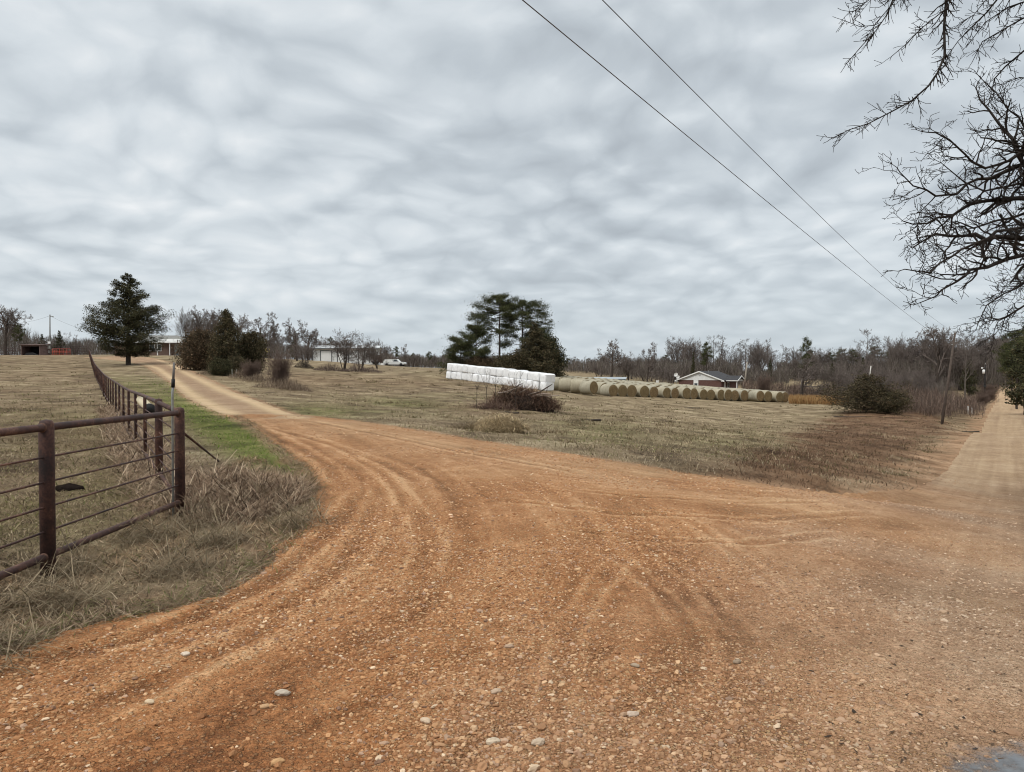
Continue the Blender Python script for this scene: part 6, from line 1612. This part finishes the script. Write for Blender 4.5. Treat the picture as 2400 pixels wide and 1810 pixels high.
# yellow ring sign in the trees
q = (X(628, 120), 120, Z(821, 120)); rp = []
o = thing('ring_target', 'round yellow ring hung on a post among the bare trees', 'ring', (q[0], q[1], Hs(q[0], 120)))
MB().tube([(math.cos(a) * .30, 0, q[2] - o.location[2] + math.sin(a) * .30) for a in np.linspace(0, 2 * PI, 25)], .075, 8, False).build('ring', simple('dull_yellow', (.50, .40, .14), .6), o, True)
MB().tube([(0, .12, -.2), (0, .12, q[2] - o.location[2] + .25)], .04, 6).build('post', M_bark_g, o, True)

# ------------------------------------------------------------------ poles and wires
M_pole = simple('weathered_pole', (.085, .066, .055), .95, .3, 4, bump=.01, bscale=8)
M_polel = simple('pale_pole', (.28, .245, .20), .95, .2, 4)
def upole(u0, v0, u1, v1, d, r, label, mat, name='utility_pole', group=None):
    b0 = np.array([X(u0, d), d, Z(v0, d)]); top = np.array([X(u1, d), d, Z(v1, d)])
    th = thing(name, label, 'pole', tuple(b0), 0, group); v = top - b0
    MB().tube([-v * .04, v * .5, v], [r, r * .88, r * .72], 12).build('shaft', mat, th, True)
    return th, b0, v
up, ub, uv_ = upole(2209, 994, 2237, 781, 69, .125, 'leaning brown utility pole by the ditch on the left of the road', M_pole)
MB().tube([uv_ + np.array([.0, 0, -.05]), uv_ + np.array([.03, 0, .22])], [.05, .045], 8).build('insulator', M_galv, up, True)
MB().tube([uv_ * .872 + np.array([-.16, 0, 0]), uv_ * .872 + np.array([.02, 0, .02])], [.05, .05], 8).build('insulator', M_galv, up, True)
ub[2] = ub[2]
p2, b2, v2 = upole(2308, 938, 2309, 855, 183, .2, 'dark pole with a white transformer beside the road', simple('dark_pole', (.025, .022, .02), .9))
MB().tube([v2 * .80 + np.array([-.45, -.1, -.45]), v2 * .80 + np.array([-.45, -.1, .5])], .30, 12).build('transformer', M_white, p2, True)
MB().tube([v2 * .93 + np.array([-.1, 0, 0]), v2 * .90 + np.array([-.85, 0, .15])], .04, 6).build('lamp_arm', M_galv, p2, True)
MB().tube([v2 * .90 + np.array([-.85, 0, .2]), v2 * .90 + np.array([-.85, 0, -.12])], [.14, .22], 10).build('lamp_head', M_white, p2, True)
MB().tube([v2 + np.array([0, 0, 0]), v2 + np.array([0, 0, .4])], .07, 8).build('insulator', M_galv, p2, True)
MB().box(-.4, .25, -.3, -.1, 3.4, 3.9).box(-.25, .2, -.3, -.1, 4.2, 4.4).build('meter_box', simple('dark_box', (.03, .03, .03), .7), p2)
upole(2346, 902, 2342, 853, 335, .17, 'far dark pole beside the road near the rise', M_pole)
upole(2352, 880, 2354, 858, 420, .17, 'farthest pale pole at the top of the rise', M_polel)
upole(1744, 911, 1751, 849, 150, .19, 'pale leaning pole without wires right of the gabled house', M_polel, 'bare_pole')
upole(2036, 905, 2041, 858, 118, .11, 'short whitish leaning pole above the dull green bush', simple('whitish_pole', (.52, .50, .45), .9), 'bare_pole')
lp, lb_, lv = upole(118, 827, 119, 738, 163, .15, 'grey power pole with a white meter box behind the left pasture', simple('grey_pole', (.17, .165, .155), .9))
MB().box(-.28, .28, -.35, -.12, 2.05, 2.55).build('meter_box', M_white, lp); MB().box(-.35, .15, -.33, -.12, .9, 1.6).build('switch_box', simple('grey_enamel', (.45, .44, .41), .6), lp)
MB().box(-.4, .0, -.2, .0, -.1, .5).build('pedestal', simple('grey_enamel_b', (.40, .38, .35), .6), lp)
MB().tube([lv * .965 + np.array([.1, 0, 0]), lv * .95 + np.array([.75, 0, -.05])], [.09, .14], 8).build('lamp', M_galv, lp, True)
for u, v, lb in ((2270, 951, 'taller white marker post in the grass by the road'), (2279, 956, 'shorter white marker post beside the taller one')):
    q = np.array([X(u, 93), 93, Z(966, 93)]); h = Z(v, 93) - q[2]
    mk = thing('marker_post', lb, 'post', tuple(q)); MB().tube([(0, 0, -.3), (0, 0, h - .04), (0, 0, h)], [.07, .07, .05], 10).build('shaft', M_white, mk, True)
    MB().tube([(0, 0, h - .02), (0, 0, h + .10)], [.074, .06], 10).build('cap', simple('orange_cap', (.45, .22, .12), .6) if v == 951 else M_galv, mk, True)
M_wire = simple('aluminium_wire', (.10, .10, .105), .6, .1, 1)
def wire(pix, zend, label):
    """span from the leaning pole back over the camera: the pole line runs parallel to the road"""
    a = np.array([ub[0] + uv_[0] * .9, ub[1]]); dr_ = np.array([-57.3, -82.0]); T_, Z_ = [], []
    for (u, v) in pix:
        k = (u - 1200) / F; tt = (a[0] - k * a[1]) / (k * dr_[1] - dr_[0]); y = a[1] + dr_[1] * tt
        T_.append(tt); Z_.append(Z(v, y))
    co = np.polyfit(T_, Z_, 2); ts = np.linspace(0, 1.0, 60)
    z0 = zend - np.polyval(co, 0.0)
    pts = [(a[0] + dr_[0] * q, a[1] + dr_[1] * q, np.polyval(co, q) + z0 * max(0, 1 - q * 4)) for q in ts]
    o = MB().tube(pts, .0065, 6).build('power_wire', M_wire, None, True); return tag(o, label, 'wire', 'overhead power wires')
wire([(1211, 0), (1480, 214), (1697, 399), (1914, 570), (2158, 762)], Z(805, 69), 'lower left overhead power wire running to the leaning pole')
wire([(1411, 0), (1643, 239), (1805, 412), (2022, 602), (2218, 768)], Z(778, 69), 'upper right overhead power wire running to the leaning pole top')
lt_ = lb_ + lv * .97
for (u, v, d, lb) in ((-40, 752, 190, 'thin wire from the grey power pole off to the left'), (330, 790, 135, 'thin wire sagging from the grey power pole to the far house')):
    e = P3(u, v, d); pts = [lt_ * (1 - f) + e * f - np.array([0, 0, 1.3 * 4 * f * (1 - f)]) for f in np.linspace(0, 1, 24)]
    o = MB().tube(pts, .02, 5).build('service_wire', M_wire, None, True); tag(o, lb, 'wire')
